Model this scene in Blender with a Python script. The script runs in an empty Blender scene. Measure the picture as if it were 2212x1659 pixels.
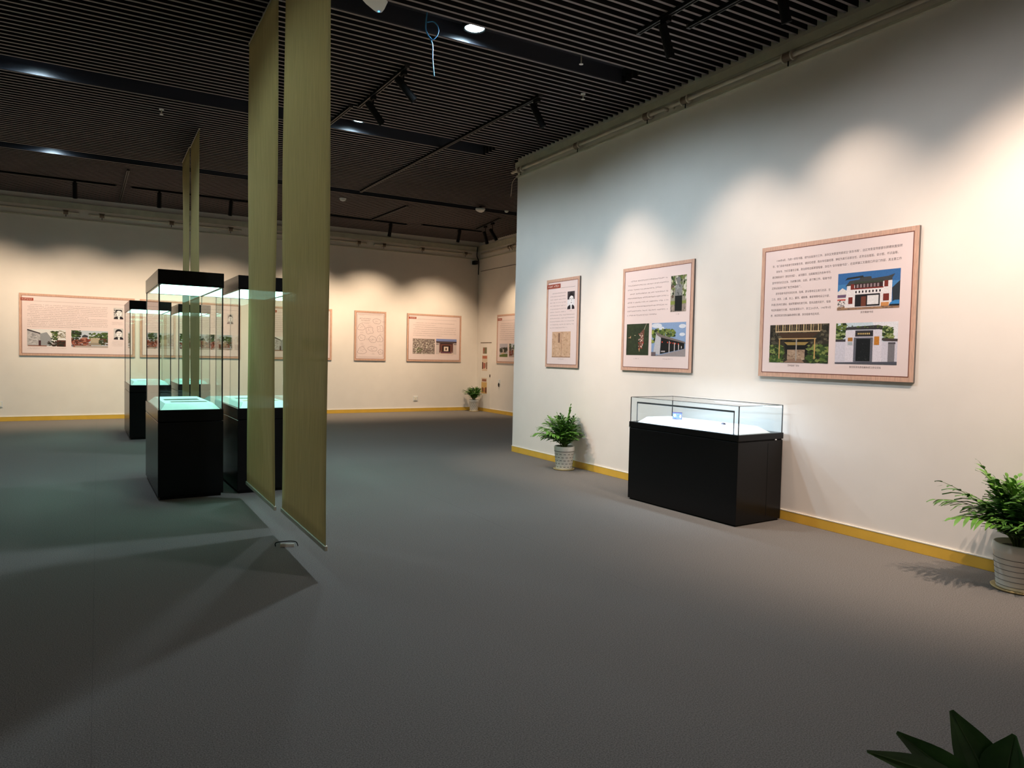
import bpy, math, random
from mathutils import Vector, Matrix
S = bpy.context.scene
COL = S.collection
PI = math.pi

# ------------------------------------------------------------------ camera
FPX, YAW, PITCH, ROLL, CAMH = 1508.0, math.radians(30.7), math.radians(-2.285), math.radians(1.19), 1.5
cd = bpy.data.cameras.new('camera'); cam = bpy.data.objects.new('camera', cd); COL.objects.link(cam)
fw = Vector((math.sin(YAW)*math.cos(PITCH), math.cos(YAW)*math.cos(PITCH), math.sin(PITCH)))
r0 = Vector((math.cos(YAW), -math.sin(YAW), 0)); u0 = r0.cross(fw)
rr = r0*math.cos(ROLL)+u0*math.sin(ROLL); uu = -r0*math.sin(ROLL)+u0*math.cos(ROLL)
cam.matrix_world = Matrix(((rr.x, uu.x, -fw.x, 0), (rr.y, uu.y, -fw.y, 0), (rr.z, uu.z, -fw.z, CAMH), (0, 0, 0, 1)))
cd.sensor_fit = 'HORIZONTAL'; cd.sensor_width = 36.0; cd.lens = FPX/2212*36.0
cd.clip_start = 0.05; cd.clip_end = 100
S.camera = cam

# ------------------------------------------------------------------ world, exposure
W = bpy.data.worlds.new('world'); S.world = W; W.use_nodes = True
W.node_tree.nodes['Background'].inputs[0].default_value = (0.5, 0.6, 0.7, 1)
W.node_tree.nodes['Background'].inputs[1].default_value = 0.0
S.view_settings.view_transform = 'Standard'; S.view_settings.look = 'None'
S.view_settings.gamma = 1.0; S.view_settings.exposure = 0.0
S.view_settings.use_curve_mapping = False
S.cycles.use_denoising = True
S.cycles.sample_clamp_indirect = 4.0
S.cycles.max_bounces = 8; S.cycles.diffuse_bounces = 4; S.cycles.glossy_bounces = 3; S.cycles.transparent_max_bounces = 24

# light recipe: colour, power
WARM_R = (1.0, 0.80, 0.66); WARM_B = (1.0, 0.78, 0.55)
COOL = (0.66, 0.85, 1.0); LED = (0.46, 1.0, 0.86)
P_SPOT_R, P_SPOT_B, P_DOWN = 295.0, 365.0, 330.0

# ------------------------------------------------------------------ materials
def lin(c):
    return tuple((x/255/12.92 if x/255 <= .04045 else ((x/255+.055)/1.055)**2.4) for x in c)
MATS = {}
def mat(name, rgb, rough=.6, metal=0.0, var=0.0, scale=20.0, stretch=(1, 1, 1), bump=0.0, spec=.5, coords='Object', alpha_var=None):
    """principled with procedural noise in colour and relief; rgb as sRGB 0-255 albedo"""
    if name in MATS: return MATS[name]
    m = bpy.data.materials.new(name); m.use_nodes = True
    nt = m.node_tree; b = nt.nodes['Principled BSDF']
    b.inputs['Roughness'].default_value = rough; b.inputs['Metallic'].default_value = metal
    b.inputs['Specular IOR Level'].default_value = spec
    c = lin(rgb)
    if var or bump:
        tc = nt.nodes.new('ShaderNodeTexCoord'); mp = nt.nodes.new('ShaderNodeMapping')
        mp.inputs['Scale'].default_value = stretch
        nz = nt.nodes.new('ShaderNodeTexNoise'); nz.inputs['Scale'].default_value = scale
        nz.inputs['Detail'].default_value = 4
        nt.links.new(tc.outputs[coords], mp.inputs[0]); nt.links.new(mp.outputs[0], nz.inputs['Vector'])
        rp = nt.nodes.new('ShaderNodeValToRGB')
        rp.color_ramp.elements[0].position = .3; rp.color_ramp.elements[1].position = .7
        rp.color_ramp.elements[0].color = (*[x*(1-var) for x in c], 1)
        rp.color_ramp.elements[1].color = (*[min(1, x*(1+var)) for x in c], 1)
        nt.links.new(nz.outputs['Fac'], rp.inputs[0]); nt.links.new(rp.outputs[0], b.inputs['Base Color'])
        if bump:
            bp = nt.nodes.new('ShaderNodeBump'); bp.inputs['Strength'].default_value = bump; bp.inputs['Distance'].default_value = .01
            nt.links.new(nz.outputs['Fac'], bp.inputs['Height']); nt.links.new(bp.outputs[0], b.inputs['Normal'])
    else:
        b.inputs['Base Color'].default_value = (*c, 1)
    MATS[name] = m
    return m
def emit(name, rgb, strength):
    m = bpy.data.materials.new(name); m.use_nodes = True; nt = m.node_tree
    nt.nodes.remove(nt.nodes['Principled BSDF'])
    e = nt.nodes.new('ShaderNodeEmission'); e.inputs[0].default_value = (*rgb, 1); e.inputs[1].default_value = strength
    nt.links.new(e.outputs[0], nt.nodes['Material Output'].inputs[0]); MATS[name] = m
    return m
def glass(name, tint):
    m = bpy.data.materials.new(name); m.use_nodes = True; nt = m.node_tree
    nt.nodes.remove(nt.nodes['Principled BSDF'])
    t = nt.nodes.new('ShaderNodeBsdfTransparent'); t.inputs[0].default_value = (*tint, 1)
    g = nt.nodes.new('ShaderNodeBsdfGlossy'); g.inputs['Roughness'].default_value = 0.0
    f = nt.nodes.new('ShaderNodeFresnel'); f.inputs[0].default_value = 1.52
    ge = nt.nodes.new('ShaderNodeNewGeometry')
    sub = nt.nodes.new('ShaderNodeMath'); sub.operation = 'SUBTRACT'; sub.inputs[0].default_value = 1
    mul = nt.nodes.new('ShaderNodeMath'); mul.operation = 'MULTIPLY'
    nt.links.new(ge.outputs['Backfacing'], sub.inputs[1]); nt.links.new(f.outputs[0], mul.inputs[0]); nt.links.new(sub.outputs[0], mul.inputs[1])
    mx = nt.nodes.new('ShaderNodeMixShader')
    nt.links.new(mul.outputs[0], mx.inputs[0]); nt.links.new(t.outputs[0], mx.inputs[1]); nt.links.new(g.outputs[0], mx.inputs[2])
    nt.links.new(mx.outputs[0], nt.nodes['Material Output'].inputs[0]); MATS[name] = m
    return m
def cloth(name, rgb):
    m = bpy.data.materials.new(name); m.use_nodes = True; nt = m.node_tree
    nt.nodes.remove(nt.nodes['Principled BSDF'])
    tc = nt.nodes.new('ShaderNodeTexCoord'); mp = nt.nodes.new('ShaderNodeMapping'); mp.inputs['Scale'].default_value = (40, 40, .8)
    nz = nt.nodes.new('ShaderNodeTexNoise'); nz.inputs['Scale'].default_value = 4; nz.inputs['Detail'].default_value = 6
    rp = nt.nodes.new('ShaderNodeValToRGB'); c = lin(rgb)
    rp.color_ramp.elements[0].position = .3; rp.color_ramp.elements[1].position = .72
    rp.color_ramp.elements[0].color = (*[x*.8 for x in c], 1); rp.color_ramp.elements[1].color = (*[x*1.15 for x in c], 1)
    nt.links.new(tc.outputs['Object'], mp.inputs[0]); nt.links.new(mp.outputs[0], nz.inputs['Vector']); nt.links.new(nz.outputs['Fac'], rp.inputs[0])
    d = nt.nodes.new('ShaderNodeBsdfDiffuse'); tr = nt.nodes.new('ShaderNodeBsdfTranslucent'); tp = nt.nodes.new('ShaderNodeBsdfTransparent')
    nt.links.new(rp.outputs[0], d.inputs[0]); nt.links.new(rp.outputs[0], tr.inputs[0])
    m1 = nt.nodes.new('ShaderNodeMixShader'); m1.inputs[0].default_value = .5
    nt.links.new(d.outputs[0], m1.inputs[1]); nt.links.new(tr.outputs[0], m1.inputs[2])
    m2 = nt.nodes.new('ShaderNodeMixShader'); m2.inputs[0].default_value = .13
    nt.links.new(m1.outputs[0], m2.inputs[1]); nt.links.new(tp.outputs[0], m2.inputs[2])
    nt.links.new(m2.outputs[0], nt.nodes['Material Output'].inputs[0]); MATS[name] = m
    return m
def printmat(name, rough=.5):
    """flat print: ink colours stored per face, a little paper grain"""
    m = bpy.data.materials.new(name); m.use_nodes = True; nt = m.node_tree; b = nt.nodes['Principled BSDF']
    b.inputs['Roughness'].default_value = rough; b.inputs['Specular IOR Level'].default_value = .3
    at = nt.nodes.new('ShaderNodeAttribute'); at.attribute_name = 'ink'
    tc = nt.nodes.new('ShaderNodeTexCoord'); nz = nt.nodes.new('ShaderNodeTexNoise'); nz.inputs['Scale'].default_value = 90; nz.inputs['Detail'].default_value = 5
    rg = nt.nodes.new('ShaderNodeMapRange'); rg.inputs[3].default_value = .72; rg.inputs[4].default_value = 1.28
    mx = nt.nodes.new('ShaderNodeMix'); mx.data_type = 'RGBA'; mx.blend_type = 'MULTIPLY'; mx.inputs[0].default_value = 1
    nt.links.new(tc.outputs['Object'], nz.inputs['Vector']); nt.links.new(nz.outputs['Fac'], rg.inputs[0])
    nt.links.new(at.outputs['Color'], mx.inputs[6]); nt.links.new(rg.outputs[0], mx.inputs[7]); nt.links.new(mx.outputs[2], b.inputs['Base Color'])
    MATS[name] = m
    return m

M_WALL = mat('wall_paint', (236, 226, 216), .85, var=.02, scale=3, bump=.03)
M_TRIM = mat('ledge_paint', (196, 190, 170), .8, var=.08, scale=8)
M_CARPET = mat('carpet', (119, 113, 107), .95, var=.38, scale=165, bump=.42, spec=.1)
M_SLAB = mat('slab', (60, 60, 60), .9, var=.1)
M_YEL = mat('yellow_baseboard', (224, 176, 66), .5, var=.06, scale=6)
M_CAPW = mat('white_cap', (240, 232, 215), .5)
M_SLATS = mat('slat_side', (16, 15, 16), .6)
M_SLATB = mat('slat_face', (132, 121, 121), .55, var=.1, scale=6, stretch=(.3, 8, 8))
M_VOID = mat('ceiling_void', (10, 10, 11), .9)
M_CHAN = mat('channel_board', (52, 53, 60), .4)
M_BLACK = mat('black_metal', (9, 9, 9), .7, spec=.2)
M_RAIL = mat('track_rail', (52, 50, 50), .4)
M_CASE = mat('case_body', (19, 18, 18), .24, var=.05, scale=3, spec=.2)
M_EDGE = mat('glass_edge', (8, 12, 12), .3)
M_PLAT = mat('platform_cover', (232, 236, 232), .7, var=.02)
M_PIPE = mat('pipe_paint', (200, 188, 168), .5, var=.12, scale=5)
M_COUP = mat('coupling', (112, 92, 74), .55, var=.2, scale=14)
M_WHITE = mat('white_plastic', (226, 226, 224), .4)
M_SOIL = mat('soil', (46, 34, 26), .95, var=.4, scale=60, bump=.6)
M_POT = mat('pot_glaze', (228, 224, 216), .35, var=.03, scale=10)
M_GROOVE = mat('pot_groove', (92, 88, 84), .7)
M_SAUC = mat('saucer', (208, 184, 130), .45)
M_LEAF = mat('palm_leaf', (96, 144, 54), .45, var=.35, scale=12)
M_LEAF2 = mat('palm_leaf_dark', (66, 108, 44), .45, var=.35, scale=12)
M_STEM = mat('palm_stem', (96, 112, 52), .5, var=.2)
M_BLEAF = mat('broad_leaf', (70, 112, 54), .32, var=.3, scale=14)
M_VEIN = mat('leaf_vein', (92, 122, 70), .4)
M_BOARD = mat('board_edge', (92, 86, 84), .6)
M_WOODP = mat('wood_print', (206, 164, 142), .5, var=.16, scale=14, stretch=(9, 1, 1))
M_LINE = mat('border_line', (120, 66, 50), .5)
M_PAPER = mat('panel_paper', (233, 212, 208), .45, var=.01, scale=3)
M_INK2 = mat('fine_print', (134, 112, 108), .6)
M_INK = mat('text_ink', (96, 78, 76), .6)
M_TITLE = mat('title_plate', (160, 76, 58), .5, var=.05)
M_TITLEW = mat('title_text', (246, 226, 216), .5)
M_PRINT = printmat('photo_print')
M_BAN = cloth('banner_linen', (196, 184, 134))
M_BAR = mat('banner_bar', (196, 190, 170), .35, metal=.3)
M_BLUEC = mat('blue_cable', (70, 150, 200), .5)
M_GLASS = glass('case_glass', (0.95, 0.99, 0.975))
M_GLASSB = glass('clear_glass', (0.955, 0.985, 1.0))
M_LEDP = emit('case_light_panel', LED, 8.0)
M_DL = emit('downlight_lens', (0.60, 0.88, 1.0), 30)
M_LENS = emit('spot_lens', (1.0, 0.86, 0.66), 6)
M_BLED = emit('blue_status_light', (0.05, 0.35, 1.0), 6)
M_LEDB = emit('strip_light', (0.72, 0.86, 1.0), 10)

# ------------------------------------------------------------------ mesh helpers
class MB:
    def __init__(s): s.v = []; s.f = []; s.m = []; s.c = []
    def face(s, pts, mi=0, col=None):
        n = len(s.v); s.v += [tuple(p) for p in pts]; s.f.append(tuple(range(n, n+len(pts)))); s.m.append(mi); s.c.append(col)
    def box(s, x0, x1, y0, y1, z0, z1, mi=0, bottom=None):
        n = len(s.v)
        s.v += [(x0, y0, z0), (x1, y0, z0), (x1, y1, z0), (x0, y1, z0), (x0, y0, z1), (x1, y0, z1), (x1, y1, z1), (x0, y1, z1)]
        for i, q in enumerate(((3, 2, 1, 0), (4, 5, 6, 7), (0, 1, 5, 4), (1, 2, 6, 5), (2, 3, 7, 6), (3, 0, 4, 7))):
            s.f.append(tuple(n+k for k in q)); s.m.append(bottom if (i == 0 and bottom is not None) else mi); s.c.append(None)
        return s
    def frustum(s, b, zb, t, zt, mi=0):
        n = len(s.v); (a0, a1, c0, c1), (e0, e1, g0, g1) = b, t
        s.v += [(a0, c0, zb), (a1, c0, zb), (a1, c1, zb), (a0, c1, zb), (e0, g0, zt), (e1, g0, zt), (e1, g1, zt), (e0, g1, zt)]
        for q in ((3, 2, 1, 0), (4, 5, 6, 7), (0, 1, 5, 4), (1, 2, 6, 5), (2, 3, 7, 6), (3, 0, 4, 7)):
            s.f.append(tuple(n+k for k in q)); s.m.append(mi); s.c.append(None)
        return s
    def tube(s, pts, r, n=8, mi=0, cap=True):
        pts = [Vector(p) for p in pts]; rs = r if isinstance(r, (list, tuple)) else [r]*len(pts)
        base = len(s.v); prev = None
        for i, p in enumerate(pts):
            d = (pts[min(i+1, len(pts)-1)]-pts[max(i-1, 0)]).normalized()
            ref = prev if prev is not None else (Vector((0, 0, 1)) if abs(d.z) < .9 else Vector((1, 0, 0)))
            a = ref - d*ref.dot(d)
            if a.length < 1e-6: a = Vector((1, 0, 0)) - d*d.x
            a.normalize(); b = d.cross(a); prev = a
            for k in range(n):
                t = 2*PI*k/n; s.v.append(tuple(p+(a*math.cos(t)+b*math.sin(t))*rs[i]))
        for i in range(len(pts)-1):
            for k in range(n):
                s.f.append((base+i*n+k, base+i*n+(k+1) % n, base+(i+1)*n+(k+1) % n, base+(i+1)*n+k)); s.m.append(mi); s.c.append(None)
        if cap:
            s.f.append(tuple(base+k for k in reversed(range(n)))); s.m.append(mi); s.c.append(None)
            e = base+(len(pts)-1)*n; s.f.append(tuple(e+k for k in range(n))); s.m.append(mi); s.c.append(None)
        return s
    def lathe(s, prof, n=24, mi=0, c=(0, 0)):
        base = len(s.v)
        for r, z in prof:
            for k in range(n):
                t = 2*PI*k/n; s.v.append((c[0]+r*math.cos(t), c[1]+r*math.sin(t), z))
        for i in range(len(prof)-1):
            for k in range(n):
                s.f.append((base+i*n+k, base+i*n+(k+1) % n, base+(i+1)*n+(k+1) % n, base+(i+1)*n+k)); s.m.append(mi); s.c.append(None)
        if prof[0][0] > 1e-4: s.f.append(tuple(base+k for k in reversed(range(n)))); s.m.append(mi); s.c.append(None)
        if prof[-1][0] > 1e-4:
            e = base+(len(prof)-1)*n; s.f.append(tuple(e+k for k in range(n))); s.m.append(mi); s.c.append(None)
        return s
    def mesh(s, name, mats, smooth=False):
        me = bpy.data.meshes.new(name); me.from_pydata(s.v, [], s.f)
        for m in (mats if isinstance(mats, (list, tuple)) else [mats]): me.materials.append(m)
        me.polygons.foreach_set('material_index', s.m)
        if any(c is not None for c in s.c):
            ca = me.color_attributes.new(name='ink', type='FLOAT_COLOR', domain='CORNER')
            for p, c in zip(me.polygons, s.c):
                for li in p.loop_indices: ca.data[li].color = (*(c or (1, 1, 1)), 1)
        if smooth: me.polygons.foreach_set('use_smooth', [True]*len(me.polygons))
        me.update()
        return me
    def build(s, name, mats, parent=None, loc=(0, 0, 0), rot=(0, 0, 0), smooth=False):
        return link(name, s.mesh(name, mats, smooth), parent, loc, rot)
def link(name, me, parent=None, loc=(0, 0, 0), rot=(0, 0, 0)):
    o = bpy.data.objects.new(name, me); COL.objects.link(o)
    o.location = loc; o.rotation_euler = rot; o.parent = parent
    return o
def thing(name, label, cat, loc=(0, 0, 0), rz=0.0, group=None):
    o = link(name, None, None, loc, (0, 0, rz)); o.empty_display_size = .1
    return tag(o, label, cat, group)
def tag(o, label, cat, group=None):
    o['label'] = label; o['category'] = cat
    if group: o['group'] = group
    return o
def struct(o): o['kind'] = 'structure'; return o
def bevel(o, w=.004, seg=1):
    m = o.modifiers.new('bevel', 'BEVEL'); m.width = w; m.segments = seg; m.limit_method = 'ANGLE'
    return o

# ================================================================== THE ROOM
XR, YE, YB, XS, XL, YF = 5.62, 9.42, 16.98, 8.95, -4.5, -3.0
ZC, ZV = 4.53, 4.80
floor = struct(MB().box(XL-.2, XS+.2, YF-.2, YB+.2, -.2, -.006).build('floor', M_SLAB))
edges = [XL, -3.1, -.025, 3.05, 6.12, XS]
for a, b in zip(edges, edges[1:]):
    MB().box(a+(.0005 if a > XL else 0), b-(.0005 if b < XS else 0), YF, YB, -.006, 0).build('carpet_strip', M_CARPET, floor)
struct(MB().box(XR, XR+.22, YF-.2, YE, 0, ZV).build('wall_right', M_WALL))
struct(MB().box(XR+.22, XS, YE-.22, YE, 0, ZV).build('wall_return', M_WALL))
struct(MB().box(XL-.2, XS+.2, YB, YB+.2, 0, ZV).build('wall_back', M_WALL))
struct(MB().box(XS, XS+.2, YE-.22, YB, 0, ZV).build('wall_side', M_WALL))
struct(MB().box(XL-.2, XL, YF-.2, YB, 0, ZV).build('wall_left', M_WALL))
struct(MB().box(XL, XR, YF-.2, YF, 0, ZV).build('wall_front', M_WALL))
def baseboard(name, x0, x1, y0, y1):
    b = struct(bevel(MB().box(x0, x1, y0, y1, 0, .088).build(name, M_YEL), .002))
    e = .002
    MB().box(x0-(e if x1-x0 < .1 else 0), x1, y0-(e if y1-y0 < .1 else 0), y1, .088, .096).build('cap_strip', M_CAPW, b)
baseboard('baseboard_right', XR-.012, XR, YF, YE)
baseboard('baseboard_back', XL, XS, YB-.012, YB)
baseboard('baseboard_side', XS-.012, XS, YE, YB-.014)
# plastered ledges below the ceiling
struct(MB().box(XR-.03, XR, YF, YE, 4.27, 4.295).box(XR-.05, XR, YF, YE, 4.405, 4.49).build('trim_1', M_TRIM))
struct(MB().box(XL, XS, YB-.03, YB, 4.10, 4.125).box(XL, XS-.06, YB-.07, YB, 4.315, 4.43).build('trim_2', M_TRIM))
struct(MB().box(XS-.03, XS, YE, YB-.08, 4.10, 4.125).box(XS-.05, XS, YE, YB-.08, 4.33, 4.46).build('trim_3', M_TRIM))

# ---- ceiling of metal slats with recessed channels
SK = math.radians(-1.3)
ceiling = struct(MB().box(XL, XS, YF, YB, ZV, ZV+.1).build('ceiling', M_VOID))
PIV = (3.0, 6.0)
def slat(yc, x0, x1):
    L = (x1-x0)/math.cos(SK)
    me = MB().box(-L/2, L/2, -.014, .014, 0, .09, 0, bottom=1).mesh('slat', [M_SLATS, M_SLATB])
    xm = (x0+x1)/2
    return link('slat', me, ceiling, (xm, yc+(xm-PIV[0])*math.tan(SK), ZC), (0, 0, SK))
k0, k1 = -38, 112
CH = {(2.52, 2.92, 4.98), (5.82, 6.22, 4.98), (9.02, 9.52, 5.02), (12.82, 13.22, 8.7)}  # nearest channel is out of view, added to hold the foreground fill lamp
for k in range(k0, k1):
    y = 5.82+.1*k
    if y > YB-.15: break
    yr = y+(XR-PIV[0])*math.tan(SK)
    xe = XR-.04 if yr < YE+.05 else XS-.05
    ch = next((c for c in CH if c[0]+.02 < y < c[1]-.02), None)
    if ch: slat(y, ch[2], xe)
    else: slat(y, XL+.05, xe)
for (a, b, xe) in CH:
    xm = (XL+.1+xe)/2; L = xe-XL-.1
    MB().box(-L/2, L/2, -(b-a)/2+.02, (b-a)/2-.02, 0, .02).build('channel_board', M_CHAN, ceiling, (xm, (a+b)/2+(xm-PIV[0])*math.tan(SK), 4.69), (0, 0, SK))
    for s_ in (-1, 1):
        MB().box(-L/2, L/2, -.003, .003, 0, .16).build('channel_side', M_CHAN, ceiling, (xm, (a+b)/2+s_*((b-a)/2-.02)+(xm-PIV[0])*math.tan(SK), ZC+.003), (0, 0, SK))
def chy(i, x):
    a, b, _ = sorted(CH)[i]
    return (a+b)/2+(x-PIV[0])*math.tan(SK)

# ================================================================== LAMPS
def spot_light(name, loc, target, power, colr, deg, blend=.9, size=.03, parent=None):
    l = bpy.data.lights.new(name, 'SPOT'); l.energy = power; l.color = colr; l.spot_size = math.radians(deg); l.spot_blend = blend; l.shadow_soft_size = size
    o = bpy.data.objects.new(name, l); COL.objects.link(o); o.parent = parent
    o.location = loc; o.rotation_euler = (Vector(target)-Vector(loc)).to_track_quat('-Z', 'Y').to_euler()
    return o
def downlight(x, ci, label, on=True, cold=COOL, power=P_DOWN, z=4.69, dy=0.0):
    y = chy(ci, x)+dy; dz = 4.69-z
    t = thing('downlight', label, 'downlight', (x, y, z-.05), 0, 'round downlights in the ceiling channels')
    if dz > .005: MB().lathe([(.10, .05), (.10, .05+dz)], 24).build('mounting_can', M_BLACK, t)
    MB().lathe([(.118, .05), (.118, .012), (.112, 0), (.098, 0), (.094, .02), (.094, .05)], 28).build('trim_ring', M_BLACK, t, smooth=True)
    MB().lathe([(.001, .012), (.092, .012), (.092, .02), (.001, .02)], 28).build('lens', M_DL if on else M_WHITE, t)
    if on: spot_light('downlight_beam', (0, 0, -.012), (0, 0, -1), power, cold, 164, .45, .11, t)
    return t
downlight(3.08, 1, 'bright round downlight in the channel beside the blue hanging cable', z=4.64)
downlight(3.03, 2, 'small lit downlight in the channel between the short track and the smoke detector', z=4.66, power=P_DOWN*.8, dy=-.03)
downlight(-.58, 2, 'downlight tucked in the middle dark channel over the left of the hall', power=P_DOWN*.6, dy=-.1)
downlight(-.62, 3, 'downlight tucked in the far dark channel over the left of the hall', power=P_DOWN*.5, dy=-.1)

downlight(3.05, 0, 'added out-of-view downlight brightening the open carpet', power=P_DOWN*.45, cold=(.92, .94, 1.0))  # extra lamp out of view, added to brighten the foreground carpet

RAILS = {}
def rail(key, a, b, label, group='ceiling lighting tracks'):
    a = Vector(a); b = Vector(b); d = b-a; L = d.length
    t = thing('track_rail', label, 'lighting track', ((a.x+b.x)/2, (a.y+b.y)/2, ZC-.034), math.atan2(d.y, d.x), group)
    MB().box(-L/2, L/2, -.02, .02, .006, .034).build('rail_body', M_BLACK, t)
    MB().box(-L/2, L/2, -.02, -.011, 0, .006).box(-L/2, L/2, .011, .02, 0, .006).build('rail_lip', M_RAIL, t)
    for sx in (-1, 1): MB().box(sx*L/2-.012, sx*L/2+.012, -.022, .022, -.002, .033).build('end_cap', M_RAIL, t)
    RAILS[key] = (a, b)
rail('A', (4.404, 6.905), (4.227, 12.774), 'long black track running from the blank wall corner side to the far channel')
rail('B', (2.80, 7.0), (2.758, 8.445), 'short black track with two tilted spotlights near the blue cable')
rail('C', (2.673, 8.50), (2.60, 9.9), 'black track next to the channel, continuing the two-spotlight track')
rail('N1', (4.307, 5.092), (4.25, .2), 'black track over the aisle with one spotlight near its end')
rail('N2', (4.606, 4.756), (4.64, -.6), 'black track closest to the pipe of the right wall')
rail('F', (5.43, 13.47), (5.33, 15.27), 'short pale-edged track in front of the far wall corner area')
rail('FL', (.45, 13.63), (.40, 16.5), 'track running towards the far wall beyond the hanging banners')
rail('G1', (6.50, 15.2), (8.05, 15.15), 'track across the far right bay of the ceiling parallel to the far wall')
rail('G2', (7.60, 13.45), (7.80, 14.95), 'track along the far bay pointing at the wall corner')
rail('G3', (-2.4, 15.1), (.30, 15.07), 'track parallel to the far wall over the wide panel with portraits')
rail('G5', (.55, 15.07), (3.1, 15.05), 'track parallel to the far wall behind the tall showcases')
rail('G4', (3.5, 15.4), (6.2, 15.4), 'track parallel to the far wall in front of the cartoon sheet panel')

def track_spot(x, y, target, label, power, colr, deg, drop=.16, blend=1.0, group='track spotlights', lens=True):
    t = thing('track_spotlight', label, 'spotlight', (x, y, ZC-.034), 0, group)
    MB().box(-.02, .02, -.05, .05, -.045, -.001).build('adapter', M_BLACK, t)
    MB().tube([(0, 0, -.03), (0, 0, -drop)], .008, 8).build('stem', M_BLACK, t)
    d = (Vector(target)-Vector((x, y, ZC-.034-drop))).normalized()
    p = Vector((0, 0, -drop))
    a, b = p-d*.11, p+d*.18
    MB().tube([a, a, a+d*.01, b-d*.02, b, b, b-d*.07], [.001, .032, .038, .040, .041, .034, .034], 16, cap=False).build('head', M_BLACK, t, smooth=False)
    MB().tube([b-d*.068, b-d*.064], [.033, .033], 16).build('lens', M_LENS if lens else M_BLACK, t)
    spot_light('spotlight_beam', b+d*.01, b+d*2, power, colr, deg, blend, .028, t)
    return t
RW = P_SPOT_R
track_spot(4.40, 6.98, (5.62, 6.45, 1.75), 'track spotlight hanging at the near end of the long track', RW*.45, WARM_R, 60)
track_spot(4.295, 4.72, (5.62, 4.95, 1.75), 'track spotlight on the aisle track beside the right wall', RW*.46, WARM_R, 68)
track_spot(4.61, 3.75, (5.62, 3.75, 1.75), 'track spotlight above the framed panel with three photographs', RW*.36, WARM_R, 76)
track_spot(4.62, 2.35, (5.62, 2.35, 1.75), 'track spotlight beyond the panel with three photographs', RW*.20, WARM_R, 76)
track_spot(4.63, .9, (5.62, .9, 1.8), 'track spotlight further along the right wall track', RW*.24, WARM_R, 74)
track_spot(2.80, 7.10, (5.62, 6.2, .9), 'first tilted spotlight on the short track, next to its end cap', RW*.80, WARM_R, 58)
track_spot(2.775, 7.98, (5.62, 8.0, 1.0), 'second tilted spotlight on the short track, towards the channel', RW*1.30, WARM_R, 58)
track_spot(4.27, 1.2, (5.62, 3.1, .8), 'track spotlight on the aisle track aimed along the right wall', RW*1.3, WARM_R, 72)
track_spot(4.26, .5, (5.62, 2.9, .8), 'track spotlight at the near part of the aisle track', RW*1.2, WARM_R, 70)
BW = P_SPOT_B
for (x, y, tx, lab) in ((-1.75, 15.1, -1.75, 'spotlight on the far wall track over the wide text panel edge'),
                        (-.35, 15.08, -.35, 'spotlight on the far wall track over the wide panel with portraits'),
                        (1.02, 15.07, 1.05, 'lit spotlight on the far wall track left of the far banners'),
                        (2.30, 15.06, 2.3, 'lit spotlight on the far wall track right of the far banners'),
                        (4.30, 15.4, 4.3, 'spotlight on the far wall track behind the near banners'),
                        (5.80, 15.4, 5.85, 'spotlight on the far wall track over the cartoon sheet panel')):
    track_spot(x, y, (tx, YB, .95), lab, BW*(.74 if x < 3 else 1.0), WARM_B, 90, drop=.12, group='spotlights for the far wall')
track_spot(7.45, 15.17, (7.6, YB, 1.05), 'spotlight on the cross track of the far right bay', BW*1.05, WARM_B, 84, drop=.12, group='spotlights for the far wall')
track_spot(7.72, 14.35, (8.95, 15.2, 1.9), 'lit spotlight on the corner track aimed at the side wall', BW*.6, WARM_B, 60, drop=.24, group='spotlights for the far wall')
track_spot(7.66, 13.9, (8.95, 13.2, 1.9), 'spotlight on the corner track aimed at the hidden part of the side wall', BW*.45, WARM_B, 60, drop=.24, group='spotlights for the far wall')

# ================================================================== HANGING BANNERS
def banner(x, y0, y1, label, z0=.19, taper=0.0):
    """cloth from ceiling to just above the floor between depth y0 (near) and y1"""
    yc = (y0+y1)/2; w = y1-y0
    t = thing('hanging_banner', label, 'banner', (x, yc, z0-.03), 0, 'linen banners hanging from the ceiling')
    H = ZC-z0; nz, ny = 40, 10; g = []
    rnd = random.Random(int(y0*100))
    ph = rnd.random()*6
    for j in range(nz+1):
        f = j/nz
        for i in range(ny+1):
            s = i/ny
            yy = (s-.5)*w*(1-taper*max(0, 1-f/.62))
            xx = .012*math.sin(ph+f*5+s*2.2)*math.sin(PI*min(1, f*1.05)) + .008*math.sin(s*PI*2+ph)*math.sin(PI*f)
            g.append((xx, yy, .03+f*H))
    n1 = ny+1
    fs = [(j*n1+i, j*n1+i+1, (j+1)*n1+i+1, (j+1)*n1+i) for j in range(nz) for i in range(ny)]
    me = bpy.data.meshes.new('cloth'); me.from_pydata(g, [], fs); me.materials.append(M_BAN)
    me.polygons.foreach_set('use_smooth', [True]*len(fs)); me.update()
    c = link('cloth', me, t)
    so = c.modifiers.new('solid', 'SOLIDIFY'); so.thickness = .0008
    bevel(MB().box(-.011, .011, -w/2*(1-taper)-.008, w/2*(1-taper)+.008, 0, .034).build('bottom_bar', M_BAR, t), .004, 2)
    MB().box(-.008, .008, -w/2, w/2, .03+H-.012, .03+H).build('top_strip', M_BAR, t)
    for i in range(9):
        yy = -w/2+w*(i+.5)/9
        MB().box(-.003, .003, yy-.004, yy+.004, .03+H-.004, .03+H+.03).build('hanging_clip', M_BAR, t)
    return t
banner(1.295, 6.09, 7.40, 'linen banner right in front of the two near showcases', z0=.175)
banner(1.295, 4.55, 5.83, 'linen banner reaching nearest the floor wire, beside the open carpet', z0=.215)
banner(1.205, 10.55, 11.585, 'far linen banner with a slit beside it, its edge toward the near showcases', taper=.12)
banner(1.19, 11.595, 12.62, 'far linen banner, hanging next to the far pair of showcases', taper=.16)

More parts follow.
